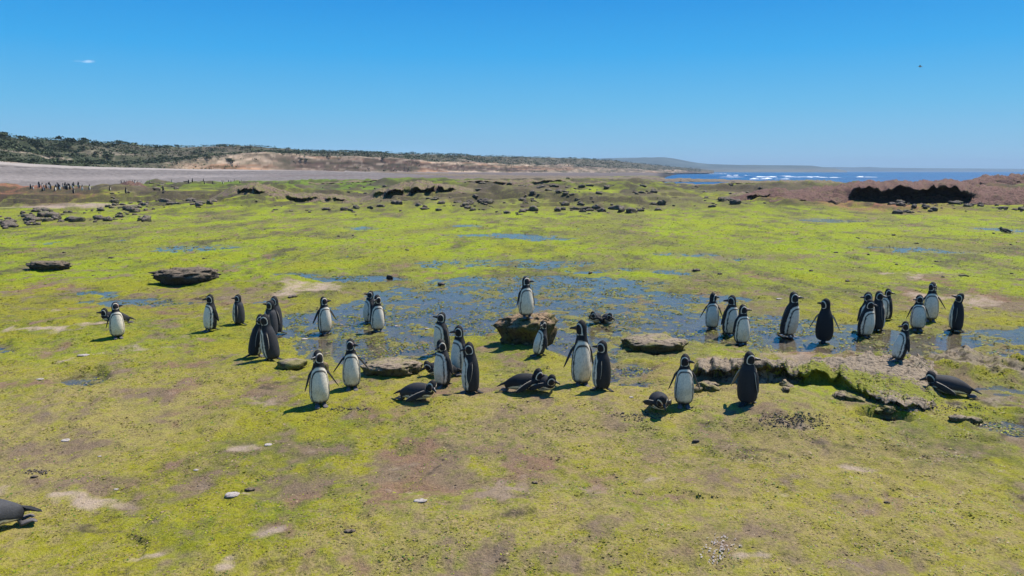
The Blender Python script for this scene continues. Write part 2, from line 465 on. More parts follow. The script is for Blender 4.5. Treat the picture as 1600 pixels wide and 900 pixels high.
def land(x, y):
    x, y = np.asarray(x, float), np.asarray(y, float)
    px = bearing_px(x, y)
    dist = np.hypot(x, y)
    wx = x + 0.22 * fbm2(x * 0.9, y * 0.9, 3, 3) * np.clip(y / 10, .6, 3)
    wy = y + 0.30 * fbm2(x * 0.9, y * 0.9, 3, 9) * np.clip(y / 10, .6, 3)
    near = 1 - sstep(26, 60, y)
    wet = patches(POOLS, wx, wy)
    n_a = fbm2(x * 2.6, y * 1.9, 4, 21)
    n_b = fbm2(x * 0.55, y * 0.4, 3, 31)
    n_c = fbm2(x * 9.0, y * 7.0, 3, 41)
    z = 0.040 + 0.02 * n_b + 0.015 * n_a + 0.010 * n_c
    z = z + patches(BUMPS, x, y) * 1.0
    z = z + patches(CRUST, wx, wy) * (.03 + .05 * np.maximum(n_c, -.2) + .04 * n_a)
    fade = sstep(0.12, 0.72, wet)
    # in the pools the bottom lies just under the water, with weed breaking the surface
    pool = -0.0105 + 0.021 * n_a + 0.026 * n_c + 0.010 * n_b
    strength = sstep(0.8, 1.1, wet)
    pool = pool - 0.012 * strength
    z = z * (1 - fade) + pool * fade
    # small scarps where the turf breaks off
    s = fbm2(x * 0.8 + 3, y * 0.8, 4, 51)
    scarp = 0.030 * (sstep(0.00, 0.10, s) - 0.5) * (1 - fade) * near * sstep(-.25, .35, fbm2(x * 1.7, y * 1.7, 3, 57))
    z = z + scarp
    # far flats: weedy humps, broken reefs
    far = sstep(40, 62, y)
    hum = fbm2(x * 0.16, y * 0.11, 5, 61, 0.55)
    ca, fo, fz = np.interp(px, PXK, COAST), np.interp(px, PXK, FOOT), np.interp(px, PXK, FOOTZ)
    bt = np.clip((dist - ca) / (fo - ca), 0, 1.4)
    beach = sstep(0.0, 0.10, bt)
    far = far * (1 - sstep(-.05, .08, (dist - ca) / (fo - ca))) * (1 - np.clip(1.4 * patches([P(1420, 316, 330, 9, 1.0), P(1420, 308, 330, 9, 1.0)], x, y), 0, 1))
    rise = np.clip(hum, 0, 2) * 0.7 * far * (1 - sstep(125, 185, y))
    z = z + rise * (0.5 + 0.5 * sstep(0.1, 0.25, hum))
    z = z + far * (1 - sstep(125, 185, y)) * (.10 * np.abs(fbm2(x * .9, y * .35, 4, 63)) + .16 * np.maximum(0, fbm2(x * .4, y * .2, 3, 65)))
    ter = fbm2(x * .055, y * .045, 5, 67, .6)
    z = z + far * (1 - sstep(150, 190, y)) * (.32 * sstep(-.015, .02, ter) + .25 * sstep(.16, .20, ter) + .2 * sstep(-.26, -.23, ter))
    # beach
    z = z + fz * np.minimum(bt, 1.0) ** 0.9 + 0.05 * fbm2(x * .05, y * .12, 3, 71) * beach
    z = np.where(bt > 1.02, np.minimum(z, fz - 0.3), z)
    # to the right the flats run down under the sea
    sea = sstep(1000, 1090, px) * sstep(105, 240, y)
    z = z - 2.6 * sea
    return z, dict(px=px, wet=wet * 0 + fade, beach=beach, bt=bt, hum=hum, far=far, na=n_a, nb=n_b, nc=n_c, s=s, near=near, sea=sea)

YELLOW, GRN, LIM = np.array((.285, .262, .016)), np.array((.140, .190, .012)), np.array((.270, .350, .006))
MUDC, SANDC, REDC = np.array((.225, .155, .100)), np.array((.46, .36, .27)), np.array((.30, .12, .075))
DARKC, BEACHC, DGREEN = np.array((.055, .045, .038)), np.array((.195, .168, .152)), np.array((.085, .15, .018))

def ground_colour(x, y, z, f):
    def mixc(c, k, w): return c * (1 - w[:, None]) + np.asarray(k) * w[:, None]
    wx = x + 0.35 * fbm2(x * 1.3, y * 1.3, 4, 103) * np.clip(y / 8, .5, 4)
    wy = y + 0.45 * fbm2(x * 1.3, y * 1.3, 4, 109) * np.clip(y / 8, .5, 4)
    n1 = fbm2(x * .7, y * .5, 4, 121)
    n2 = fbm2(x * 3.1, y * 2.4, 4, 131)
    n3 = fbm2(x * 12., y * 10., 3, 141)
    c = np.tile(YELLOW, (len(x), 1))
    c = mixc(c, GRN, np.clip(.30 + .65 * n1 + .75 * n2 + .45 * n3, 0, .95))
    c = mixc(c, LIM, sstep(13, 20, y) * (1 - sstep(120, 160, y)) * np.clip(.60 + .4 * n1 + .2 * n2, 0, .95))
    gm = patches(GREEN, wx, wy)
    c = mixc(c, np.array((.080, .135, .014)), np.clip(gm * (.85 + .9 * n2 + .5 * n3), 0, .9))
    olive = patches([P(500, 715, 420, 50, 1.0), P(900, 715, 400, 50, 1.0), P(1350, 710, 400, 46, .9), P(250, 740, 300, 50, .7), P(1200, 850, 300, 50, .5)], wx, wy)
    c = mixc(c, np.array((.135, .125, .040)), np.clip(olive * (.55 + .9 * n2 - .3 * n1), 0, .8))
    lm = patches(LIME, wx, wy)
    c = mixc(c, LIM, np.clip(lm * (.8 + .5 * n2), 0, .92))
    # tan thatch showing through on the near mounds
    c = mixc(c, np.array((.36, .275, .105)), np.clip((.42 + .7 * fbm2(x * .45 + 4, y * .35, 3, 143) + .5 * n3) * (1 - sstep(7, 12, y)), 0, .75))
    # streaks and films of silt over the open flats, coarser with distance
    fs_ = fbm2(x * .30, y * .16, 5, 145, .62)
    fs2 = fbm2(x * 1.1, y * .45, 4, 147, .6)
    mid = sstep(11, 18, y) * (1 - sstep(90, 130, y))
    c = mixc(c, np.array((.165, .150, .050)), mid * np.clip(.12 + .95 * fs_ + .5 * fs2, 0, .8))
    c = mixc(c, np.array((.115, .140, .026)), mid * np.clip(1.1 * fs2 - .6 * fs_ - .1, 0, .8))
    c = mixc(c, np.array((.09, .075, .05)), mid * sstep(.42, .75, fs2 + .5 * n3) * .75)
    mud = patches(MUD, wx, wy)
    mudf = np.clip(mud * 1.0 + .75 * n2 + .45 * n1 + .40 * n3 - .22, 0, 1)
    mudf = np.clip(mudf + .25 * sstep(.25, .7, n2 + .4 * n3), 0, .92)
    warm = sstep(.0, .4, fbm2(x * .9 + 7, y * .8, 3, 149))[:, None]
    c = mixc(c, MUDC * (1 - warm) + np.array((.25, .145, .095)) * warm, mudf)
    sand = patches(SAND, wx, wy)
    sf = np.clip(sand * 1.5 + .5 * n2 + .35 * n3 - .55, 0, .95)
    c = mixc(c, SANDC * np.array((1, .96, .92)), sf)
    cr = patches(CRUST, wx, wy)
    crn = fbm2(x * 14, y * 12, 3, 151)
    cf = np.clip(cr * 1.5 + .5 * n2 + .4 * n3 - .5, 0, .95)
    c = mixc(c, np.where((crn > -.05)[:, None], np.array((.30, .235, .165)), np.array((.085, .065, .05))), cf)
    mudf = np.maximum(mudf, cf)
    # scarp edges painted dark, in place of the shade under their lips
    ed = np.exp(-((f['s'] - .04) / .03) ** 2) * sstep(0, .5, fbm2(x * 2.3, y * 2.3, 3, 58)) * f['near'] * (1 - f['wet'])
    c = mixc(c, DARKC, np.clip(ed * (.55 + .8 * n2), 0, .75) * (1 - np.clip(sf, 0, 1)))
    # pool bottoms: brown silt with weed
    und = sstep(.012, -.02, z) * f['wet']
    c = mixc(c, np.array((.20, .17, .165)), und * np.clip(.85 - .4 * n2, .4, 1))
    c = mixc(c, np.array((.155, .140, .045)), f['wet'] * (1 - und) * .6)
    # far: humps dark and red-brown, stony
    fa = f['far']
    hm = sstep(.05, .30, f['hum'] + .25 * fbm2(x * .5, y * .35, 4, 151))
    tone = fbm2(x * .12, y * .08, 3, 161)
    c = mixc(c, np.where((tone > .28)[:, None], np.array((.125, .088, .066)), np.array((.12, .15, .018))), fa * hm * .8)
    st = sstep(.12, .42, fbm2(x * .45, y * .16, 5, 171, .65) + .25 * fbm2(x * 2.2, y * .5, 3, 173)) * fa
    c = mixc(c, DARKC, st * .85 * (1 - f['beach']))
    c = mixc(c, np.array((.11, .19, .012)), np.clip(patches(GREEN, x, y) * fa * 1.2, 0, .85))
    pk = fbm2(x * .42, y * .07, 5, 175, .7)
    c = mixc(c, DARKC, fa * (1 - f['beach']) * sstep(.14, .30, pk) * .92)
    c = mixc(c, np.array((.135, .095, .070)), fa * (1 - f['beach']) * sstep(.10, .40, fbm2(x * .10, y * .045, 5, 177, .6)) * .6)
    bx, by = x + 1.5 * fbm2(x * .2, y * .1, 3, 191), y + 5 * fbm2(x * .12, y * .05, 4, 193)
    bd = patches(BANDS, bx, by) * (1 - f['beach'])
    c = mixc(c, np.array((.075, .055, .044)), np.clip(bd * (1.1 + .7 * fbm2(x * .6, y * .12, 3, 195)), 0, .92))
    red = patches(REDS, x, y)
    c = mixc(c, REDC, np.clip(red * (.75 + .7 * n1 + .6 * n2), 0, .9))
    c = mixc(c, np.array((.42, .30, .25)), patches([P(110, 325, 110, 2.2, 1.0)], x, y))
    # shingle beach
    b = f['beach']
    bl = fbm2(x * .012 + 3, f['bt'] * 11 + .4 * n1, 5, 181, .62)
    bc = BEACHC * (1 + .42 * bl + .22 * n2)[:, None]
    bc = mixc(bc, np.array((.42, .36, .31)), sstep(.72, .95, f['bt'] + .1 * bl) * .7)
    bc = mixc(bc, np.array((.12, .085, .075)), np.clip(sstep(.05, .5, bl) * .6 * sstep(340, 480, f['px']) + .45 * sstep(560, 760, f['px']), 0, .8))
    c = c * (1 - b[:, None]) + bc * b[:, None]
    c = mixc(c, DARKC * .8, sstep(.1, .4, f['sea']))
    veg = np.clip(1 - mudf * .6 - sf * .9 - b, .08, 1)
    return np.clip(c, 0.004, .8), veg, und

YS = np.concatenate([np.geomspace(1.2, 3.6, 34, endpoint=False), np.geomspace(3.6, 20, 330, endpoint=False),
                     np.geomspace(20, 260, 262, endpoint=False), np.geomspace(260, 1500, 44)])
NC = 640
US = np.linspace(-1, 1, NC)
def half_w(y): return y * 0.82 + 2.6
GX = (US[None, :] * half_w(YS)[:, None]).ravel()
GY = np.repeat(YS, NC)
GZ, GF = land(GX, GY)
GCOL, GVEG, GUND = ground_colour(GX, GY, GZ, GF)
# steep faces towards the camera: dark rock colour with their shade painted in
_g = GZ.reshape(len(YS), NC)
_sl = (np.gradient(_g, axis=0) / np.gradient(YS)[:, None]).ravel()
_shaded_rock = sstep(.09, .26, _sl) * sstep(14, 40, GY) * (1 - GF['beach'])
GCOL = GCOL * (1 - .85 * _shaded_rock[:, None]) + np.array((.05, .04, .033)) * .85 * _shaded_rock[:, None]
g_faces = grid_faces(len(YS), NC)
me = mesh_np('ground', np.stack([GX, GY, GZ], 1), g_faces, M_GROUND, True, GCOL, {'veg': GVEG, 'wet': np.maximum(GUND, GF['wet'] * .8), 'straw': GVEG * (1 - .85 * sstep(8, 15, GY)) * np.clip(.75 + .6 * GF['nb'], .2, 1)})
ground = tag(link('ground', me), kind='structure')
BVH = BVHTree.FromPolygons(np.stack([GX, GY, GZ], 1).tolist(), g_faces.tolist())

# the land goes on round about, behind and beside the camera
def outer_ground():
    rr = np.array([0.0, 60, 200, 700, 2000])
    an = np.linspace(0, 2 * np.pi, 49)[:-1]
    v = np.stack([(rr[:, None] * np.cos(an)).ravel(), (rr[:, None] * np.sin(an)).ravel() - 3, np.full(rr.size * an.size, -3.2)], 1)
    m_ = mesh_np('outer_ground', v, grid_faces(len(rr), len(an), True), M_GROUND, True, np.tile(YELLOW * .8, (len(v), 1)),
                 {'veg': np.full(len(v), .8), 'wet': np.zeros(len(v))})
    return m_
me = outer_ground()
tag(link('ground', me), kind='structure')

def gz(x, y):
    h = BVH.ray_cast(Vector((x, y, 60)), Vector((0, 0, -1)))
    return h[0].z if h[0] is not None else 0.0
def at(px, py):
    h = BVH.ray_cast(Vector((0, 0, CAM_H)), ray(px, py).normalized())
    return h[0].copy() if h[0] is not None else Vector((*flat(px, py), 0))

def grid_sample(arr, x, y):
    """bilinear look-up in the ground grid"""
    r = np.interp(y, YS, np.arange(len(YS)))
    c = np.clip((x / half_w(y) + 1) / 2 * (NC - 1), 0, NC - 1.001)
    r0, c0 = np.clip(r.astype(int), 0, len(YS) - 2), c.astype(int)
    fr, fc = r - r0, c - c0
    a = arr.reshape(len(YS), NC, -1)
    w = lambda q: q[:, None]
    return a[r0, c0] * w((1 - fr) * (1 - fc)) + a[r0, c0 + 1] * w((1 - fr) * fc) + a[r0 + 1, c0] * w(fr * (1 - fc)) + a[r0 + 1, c0 + 1] * w(fr * fc)

# ---- tide pools and the sea
xs, ys = np.linspace(-46, 46, 24), np.linspace(3.0, 50, 20)
X, Y = np.meshgrid(xs, ys)
me = mesh_np('tide_pool_water', np.stack([X.ravel(), Y.ravel(), np.zeros(X.size)], 1), grid_faces(20, 24), M_WATER)
tag(link('tide_pool_water', me), kind='structure')
me = mesh_np('sea', [(-200, 185, -1.0), (4500, 110, -1.0), (4500, 6000, -1.0), (-200, 6000, -1.0)], [(0, 1, 2, 3)], M_SEA, False)
tag(link('sea', me), kind='structure')

def surf():
    vs, fs = [], []
    lines = [(1120, 1290, 276.5, 1.1), (1160, 1245, 279.5, .9), (1255, 1310, 277.3, 1.0), (1330, 1358, 276.6, .7), (1130, 1180, 274.0, .7), (1010, 1075, 282.6, .35),
             (1090, 1150, 283.0, .35), (1560, 1590, 286.0, .35), (1080, 1140, 271.6, .6), (1180, 1235, 275.0, .7)]
    for (p0, p1, py, h) in lines:
        n = 40
        base = len(vs)
        d = (CAM_H + 1.0) * F_PX / (py - 267 + .01)
        for i in range(n):
            t = i / (n - 1)
            x = ((p0 + (p1 - p0) * t) - 800) / F_PX * d
            y = d + 3 * math.sin(t * 7 + p0) + d * .01 * random.uniform(-1, 1)
            hh = .62 * h * (math.sin(math.pi * t) ** .35) * max(0.0, float(fbm2(np.array([t * 9.0 + p0]), np.array([py * 3.0]), 3, 19)[0]) + .35) * random.uniform(.5, 1.2) - .02
            vs += [(x, y - 2.5 * hh, -1.02), (x, y, -1.0 + hh), (x, y + 3.5, -1.02)]
            if i: 
                b = base + i * 3
                fs += [(b - 3, b, b + 1, b - 2), (b - 2, b + 1, b + 2, b - 1)]
    return mesh_np('surf', vs, fs, M_FOAM, True)
tag(link('surf', surf()), kind='stuff', label='white surf breaking on the blue sea beyond the rocks', cat='surf')

# ------------------------------------------------------------------ the slopes behind the beach
def hill_cols(zt, t, x, y, seed):
    """sandy scars, grey-green scrub, dark brown bluffs"""
    a = fbm2(x * .045, y * .045 + zt * .25, 5, seed, .6)
    b = fbm2(x * .2, zt * .9 + y * .05, 4, seed + 40, .6)
    scrub = np.array((.085, .080, .052)); green = np.array((.036, .048, .022)); sand = np.array((.40, .29, .20)); rust = np.array((.30, .15, .08)); dark = np.array((.10, .062, .05))
    return a, b, scrub, green, sand, rust, dark

def plateau():
    pxs = np.concatenate([np.linspace(-700, -20, 90, endpoint=False), np.linspace(-20, 1112, 760)])
    SK = np.array([-700, -300, 0, 15, 40, 90, 150, 200, 250, 300, 350, 400, 440, 480, 560, 640, 740, 820, 900, 960, 1020, 1060, 1095, 1112], float)
    SY = np.array([190, 205, 211.5, 213, 217, 219, 223, 226, 229.5, 231, 229.5, 229, 233, 236, 238.5, 241, 244, 246, 248, 251.5, 258, 261.5, 264.5, 266.5], float)
    RUN = np.interp(pxs, PXK, [50, 50, 55, 60, 70, 75, 80, 90, 110, 150, 200, 200])
    foot = np.interp(pxs, PXK, FOOT) - 2
    fz = np.interp(pxs, PXK, FOOTZ) - 0.5
    nr = 64
    t = np.linspace(0, 1, nr) ** 2.0
    vs = np.zeros((nr + 6, len(pxs), 3)); tt = np.zeros((nr + 6, len(pxs)))
    sky_y = np.interp(pxs, SK, SY)
    topd = foot + RUN
    topz = CAM_H + (267 - sky_y) / F_PX * topd
    jag = fbm2(pxs * .05, pxs * 0, 4, 5) * .25
    for i in range(nr + 6):
        ti = min(i / (nr - 1), 1.0) ** 2.0
        d = foot + RUN * ti + (max(0, i - nr + 1) * 40)
        # profile: low bluff, terrace, upper slope
        bl = np.interp(pxs, [-700, 0, 200, 320, 420, 560, 680, 760, 900, 1112], [.15, .18, .22, .40, .62, .66, .60, .55, .45, .3])
        prof = bl * sstep(0, .09, ti) + (1 - bl) * (.25 * sstep(.16, .5, ti) + .75 * sstep(.38, 1.0, ti))
        x = (pxs - 800) / F_PX * d
        n = fbm2(x * .03, np.full_like(x, d.mean() * .0) + d * .03, 5, 77, .55)
        g = np.abs(fbm2(x * .06 + 9, d * .012, 4, 87))
        z = fz + (topz - fz) * prof + (n * 1.2 - g * 3.2) * (4 * ti * (1 - ti)) * np.clip((topz - fz) / 9, .15, 1)
        z = np.where(i >= nr - 1, topz + jag - (i - nr + 1) * .3, z)
        vs[i, :, 0], vs[i, :, 1], vs[i, :, 2] = x, d, z
        tt[i] = ti
    v = vs.reshape(-1, 3); T = tt.ravel(); PX = np.tile(pxs, nr + 6)
    x, y, z = v.T
    a, b, scrub, green, sand, rust, dark = hill_cols(z, T, x, y, 200)
    c = np.tile(scrub, (len(v), 1))
    def mixc(c, k, w): return c * (1 - w[:, None]) + k * w[:, None]
    w_left = 1 - sstep(120, 330, PX)
    c = mixc(c, green, np.clip(w_left * (.75 + .5 * a), 0, .9))
    c = mixc(c, np.array((.125, .105, .075)), np.clip(.3 + .6 * b, 0, .7) * (1 - w_left))
    # sandy bluff band
    band = sstep(.50, .18, T + .28 * a) * sstep(250, 360, PX) * (1 - .35 * sstep(700, 1000, PX))
    c = mixc(c, sand * (1 + .25 * b)[:, None], np.clip(band * (.75 + .7 * b), 0, .95))
    c = mixc(c, rust, np.clip(band * sstep(.15, .5, fbm2(x * .06, z * .5, 4, 233)) * .7, 0, .8))
    dk = sstep(.02, .22, fbm2(x * .018, z * .45 + y * .006, 5, 243, .6)) * sstep(.45, .2, T + .2 * b) * sstep(400, 480, PX)
    c = mixc(c, dark * .8, np.clip(dk * (.8 + .5 * b), 0, .92))
    strata = fbm2(z * 2.2 + .3 * a, x * .006, 3, 245)
    c = c * (1 + .7 * strata * band)[:, None]
    fine = fbm2(x * .28, y * .12 + z * 2.2, 4, 247, .65)
    c = mixc(c, np.array((.07, .075, .04)), sstep(.12, .35, fine) * .75 * (1 - .45 * band))
    c = mixc(c, np.array((.44, .34, .25)), sstep(.25, .5, -fine) * (.18 + .35 * band))
    # bare scars on the left slope
    scar = sstep(.22, .40, fbm2(x * .07, z * .22 + y * .03, 4, 253)) * w_left * sstep(.85, .3, T)
    c = mixc(c, np.array((.50, .38, .29)), scar * .8)
    c = c * (1 + .35 * fbm2(x * .2, y * .12 + z * 1.6, 3, 263))[:, None]
    m_ = mesh_np('coastal_hill', v, grid_faces(nr + 6, len(pxs)), M_HILL, True, np.clip(c, .01, .7))
    return m_, vs, pxs
me, HV, HPX = plateau()
tag(link('coastal_hill', me), kind='structure')

def far_hill(name, keys, d, base, col, depth, seed):  # col is tinted blue-green, painting in some haze besides the volume
    pxs = np.linspace(keys[0][0], keys[-1][0], 260)
    sk = np.interp(pxs, [k[0] for k in keys], [k[1] for k in keys])
    nr = 26
    vs = np.zeros((nr, len(pxs), 3))
    for i in range(nr):
        t = i / (nr - 1)
        dd = d + depth * t
        ztop = CAM_H + (267 - sk) / F_PX * (d + depth * .75)
        x = (pxs - 800) / F_PX * dd
        pr = .35 * sstep(0, .12, t) + .65 * sstep(.25, .75, t)
        n = fbm2(x / d * 30, np.full_like(x, t * 4), 4, seed)
        z = base + (ztop - base) * pr * (1 + .10 * n * (1 - t)) + n * .0
        vs[i, :, 0], vs[i, :, 1], vs[i, :, 2] = x, dd, z
    v = vs.reshape(-1, 3)
    x, y, z = v.T
    n = fbm2(x / d * 40, y / d * 40, 4, seed + 5)
    c = np.asarray(col)[None] * (1 + .35 * n)[:, None]
    lowb = sstep(.35, .1, (z - base) / (z.max() - base))
    c = c * (1 - lowb[:, None] * .3) + np.array((.30, .25, .20)) * lowb[:, None] * .3
    return tag(link(name, mesh_np(name, v, grid_faces(nr, len(pxs)), M_FARHILL, True, np.clip(c, .02, .7))), kind='structure')
far_hill('distant_hill', [(820, 252), (880, 249.5), (930, 248), (960, 247), (1035, 246.3), (1050, 248.5), (1075, 253), (1105, 256.8), (1160, 258), (1200, 258.3), (1262, 258.8), (1275, 260.5), (1300, 263), (1318, 267.5)], 1900, -3, (.075, .095, .085), 700, 301)
far_hill('distant_headland', [(1180, 262), (1240, 261.5), (1300, 261), (1325, 261.5), (1350, 260.8), (1370, 262), (1420, 262.6), (1500, 263.2), (1600, 263.8), (1700, 264.8), (1790, 267.5)], 3400, -3, (.07, .10, .11), 500, 311)

# shrubs on the slope
def shrub_mesh(seed, n=70):
    r_ = np.random.default_rng(seed)
    vs, fs, cs = [], [], []
    lob = [(r_.uniform(-.5, .5), r_.uniform(-.4, .4), r_.uniform(.2, .5), r_.uniform(.35, .6)) for _ in range(6)]
    for i in range(n):
        lx, ly, lz, lr = lob[r_.integers(6)]
        d = r_.normal(size=3); d /= np.linalg.norm(d); d[2] = abs(d[2]) * .9 - .1
        p = np.array((lx, ly, lz)) + d * lr * r_.uniform(.6, 1.05)
        p[2] = max(.02, p[2])
        u = r_.normal(size=3); u /= np.linalg.norm(u)
        w = np.cross(u, r_.normal(size=3)); w /= np.linalg.norm(w)
        s = r_.uniform(.12, .26)
        b = len(vs)
        vs += [p - u * s, p + w * s * .6, p + u * s, p - w * s * .6]
        fs.append((b, b + 1, b + 2, b + 3))
        k = r_.uniform(.6, 1.35)
        cs += [np.array((.072, .086, .040)) * k] * 4
    # woody stems
    for i in range(5):
        a = r_.uniform(0, 6.28); tip = np.array((math.cos(a) * .4, math.sin(a) * .4, .5))
        b = len(vs)
        vs += [(-.03, 0, -.15), (.03, 0, -.15), tuple(tip + (.02, 0, 0)), tuple(tip - (.02, 0, 0))]
        fs.append((b, b + 1, b + 2, b + 3)); cs += [np.array((.07, .05, .035))] * 4
    return np.array(vs), np.array(fs), np.array(cs)
SHRUBS = [shrub_mesh(500 + i) for i in range(5)]

def hill_point(px, t):
    c = int(np.clip(np.searchsorted(HPX, px), 0, len(HPX) - 1))
    r = int(np.clip(63 * t ** .5, 0, 63))
    return HV[r, c]

def place_shrubs():
    shm = [mesh_np('shrub', v, f, M_SHRUB, False, c) for v, f, c in SHRUBS]
    r_ = np.random.default_rng(91)
    cand = []
    for k in range(1500):
        px = r_.uniform(-60, 1000)
        t = r_.uniform(0.03, 1.0) ** .9
        p = hill_point(px, t)
        dens = .6 if px < 230 else (.45 if px < 330 else .36)
        nb = fbm2(np.array([p[0] * .05]), np.array([p[1] * .05 + p[2] * .1]), 3, 97)[0]
        if r_.uniform() > dens + .5 * nb: continue
        s = r_.uniform(.5, 1.15) * (1.35 if px < 200 and r_.uniform() < .4 else 1.0)
        if px > 480 : s *= .9
        cand.append((s / math.hypot(p[0], p[1]), px, t, p, s))
    cand.sort(key=lambda q: -q[0])
    for i, (_, px, t, p, s) in enumerate(cand[:280]):
        o = link('shrub', shm[i % 5], None, (p[0], p[1], p[2] + .05))
        o.rotation_euler = (0, 0, r_.uniform(0, 6.28)); o.scale = (s * 1.25, s * 1.25, s)
        tag(o, 'dark green bush among the scrub on the slope behind the beach', 'bush', 'bushes on the slope behind the beach')
    V, F, CC = [], [], []
    n = 0
    for (_, px, t, p, s) in cand[280:]:
        v, f, c = SHRUBS[r_.integers(5)]
        sel = slice(0, 24 * 4)
        a = r_.uniform(0, 6.28)
        vv = v[sel] * (s * 1.3, s * 1.3, s)
        vv = np.stack([vv[:, 0] * math.cos(a) - vv[:, 1] * math.sin(a), vv[:, 0] * math.sin(a) + vv[:, 1] * math.cos(a), vv[:, 2]], 1) + p
        V.append(vv); F.append(f[:24] + n); CC.append(c[sel]); n += len(vv)
    # low scrub all over
    for k in range(5200):
        px = r_.uniform(-60, 1090); t = r_.uniform(.0, 1.0)
        p = hill_point(px, t)
        if px > 300 and t < .4 and r_.uniform() < .6: continue
        v, f, c = SHRUBS[r_.integers(5)]
        s = r_.uniform(.4, .9) * (1 + .0008 * px)
        j = r_.integers(0, 50)
        vv = v[j * 4:(j + 10) * 4] * (s * 1.5, s * 1.5, s)
        V.append(vv + p + (r_.uniform(-1, 1), r_.uniform(-1, 1), .05)); F.append(f[:10] + n); CC.append(c[j * 4:(j + 10) * 4] * r_.choice([.8, 1.2, 1.7])); n += len(vv)
    o = link('scrub', mesh_np('scrub', np.concatenate(V), np.concatenate(F), M_SHRUB, False, np.concatenate(CC)))
    tag(o, 'low grey green scrub covering the slopes behind the beach', 'scrub', kind='stuff')
place_shrubs()

# ------------------------------------------------------------------ rocks
def rock_verts(lx, ly, h, seed, nu=40, nv=22, flat_top=2.6, under=0.0, rough=.16, freq=2.2, overhang=None):
    """a closed boulder, base at z=0 (a little is buried); under>0 pulls the foot in"""
    v = np.linspace(-np.pi / 2, np.pi / 2, nv)[:, None]
    u = np.linspace(0, 2 * np.pi, nu, endpoint=False)[None, :]
    def sp(a, e): return np.sign(a) * np.abs(a) ** e
    e1, e2 = 2 / flat_top, .85
    cx = sp(np.cos(v), e1) * sp(np.cos(u), e2); cy = sp(np.cos(v), e1) * sp(np.sin(u), e2); cz = sp(np.sin(v), e1) + 0 * u
    n = fbm3(cx * freq * 1.0 + seed, cy * freq + seed * .7, cz * freq * .8, 4, seed)
    big = fbm3(cx * .9 + seed * 3.1, cy * .9, cz * .5 + seed, 2, seed + 9)
    r = 1 + rough * n + .22 * big
    r = r + rough * .45 * fbm3(cx * freq * 3.3, cy * freq * 3.3, cz * freq * 2.5 + seed, 3, seed + 5)
    zz = (cz + 1) / 2
    foot = 1 - under * sstep(.75, .25, zz)
    x, y = cx * r * foot * lx / 2, cy * r * foot * ly / 2
    z = (zz * 1.25 - .25) * h * (1 + .5 * rough * n + .12 * big)
    return np.stack([x.ravel(), y.ravel(), z.ravel()], 1), grid_faces(nv, nu, True)

def rock(name, px, py, wpx, hpx, mat, label, cat='rock', group=None, depth=.6, seed=1, sink=0.0, yaw=0, **kw):
    """a rock whose near foot is seen at (px, py), wpx by hpx in the photo"""
    p = at(px, py)
    sc_ = (p.y * CP + (CAM_H - p.z) * SP) / F_PX
    w, h = wpx * sc_, hpx * sc_
    v, f = rock_verts(w, w * depth, h, seed, **kw)
    o = link(name, mesh_np(name, v, f, mat), None, (p.x, p.y + w * depth * .42, p.z - sink * h))
    o.rotation_euler.z = yaw
    tag(o, label, cat, group)
    return o

rock('boulder', 281, 447, 98, 24, M_DARKROCK, 'long dark rock slab with an undercut shaded face, behind the left penguins', seed=4, depth=.6, under=.16, flat_top=3.0, rough=.24, nu=64, nv=32, freq=3)
rock('boulder', 72, 424, 66, 14, M_DARKROCK, 'flat dark boulder alone on the turf at the far left', seed=9, depth=.6, under=.2, flat_top=3.0, rough=.24, nu=64, nv=32, freq=3)
rock('boulder', 608, 437, 11, 8, M_DARKROCK, 'small dark stone at the edge of the blue pool', seed=12, nu=20, nv=12)
PERCH = rock('boulder', 822, 541, 84, 44, M_MOSSY, 'undercut mossy boulder with a penguin standing on its brown top', seed=23, depth=.75, under=.16, flat_top=3.4, rough=.28, nu=72, nv=36, freq=3)
SLAB = rock('rock_slab', 1024, 553, 106, 20, M_LEDGE, 'low mossy slab with a dark undercut in the shallow pool', seed=31, depth=.7, under=.12, flat_top=4.2, rough=.16, nu=72, nv=30, freq=3)
rock('rock_slab', 608, 587, 90, 17, M_LEDGE, 'grey topped mossy slab behind the penguin with spread flippers', seed=37, depth=.65, under=.05, flat_top=3.6, rough=.18, nu=72, nv=28, freq=3)
rock('rock_slab', 503, 585, 20, 20, M_MOSSY, 'small mossy stone between the two penguins facing the camera', seed=38, depth=.8, rough=.15, nu=30, nv=16)
rock('rock_slab', 452, 577, 46, 12, M_LEDGE, 'low brown stone in the turf right of the huddled dark penguins', seed=39, depth=.7, rough=.15, nu=30, nv=16)
rock('stone', 1498, 659, 24, 8, M_LEDGE, 'flat grey stone left of its twin below the lying penguin', seed=41, depth=.6, flat_top=3.4, under=.1)
rock('stone', 1526, 664, 26, 10, M_LEDGE, 'flat grey stone right of its twin by the dark pool at the right edge', seed=43, depth=.6, flat_top=3.4, under=.12)

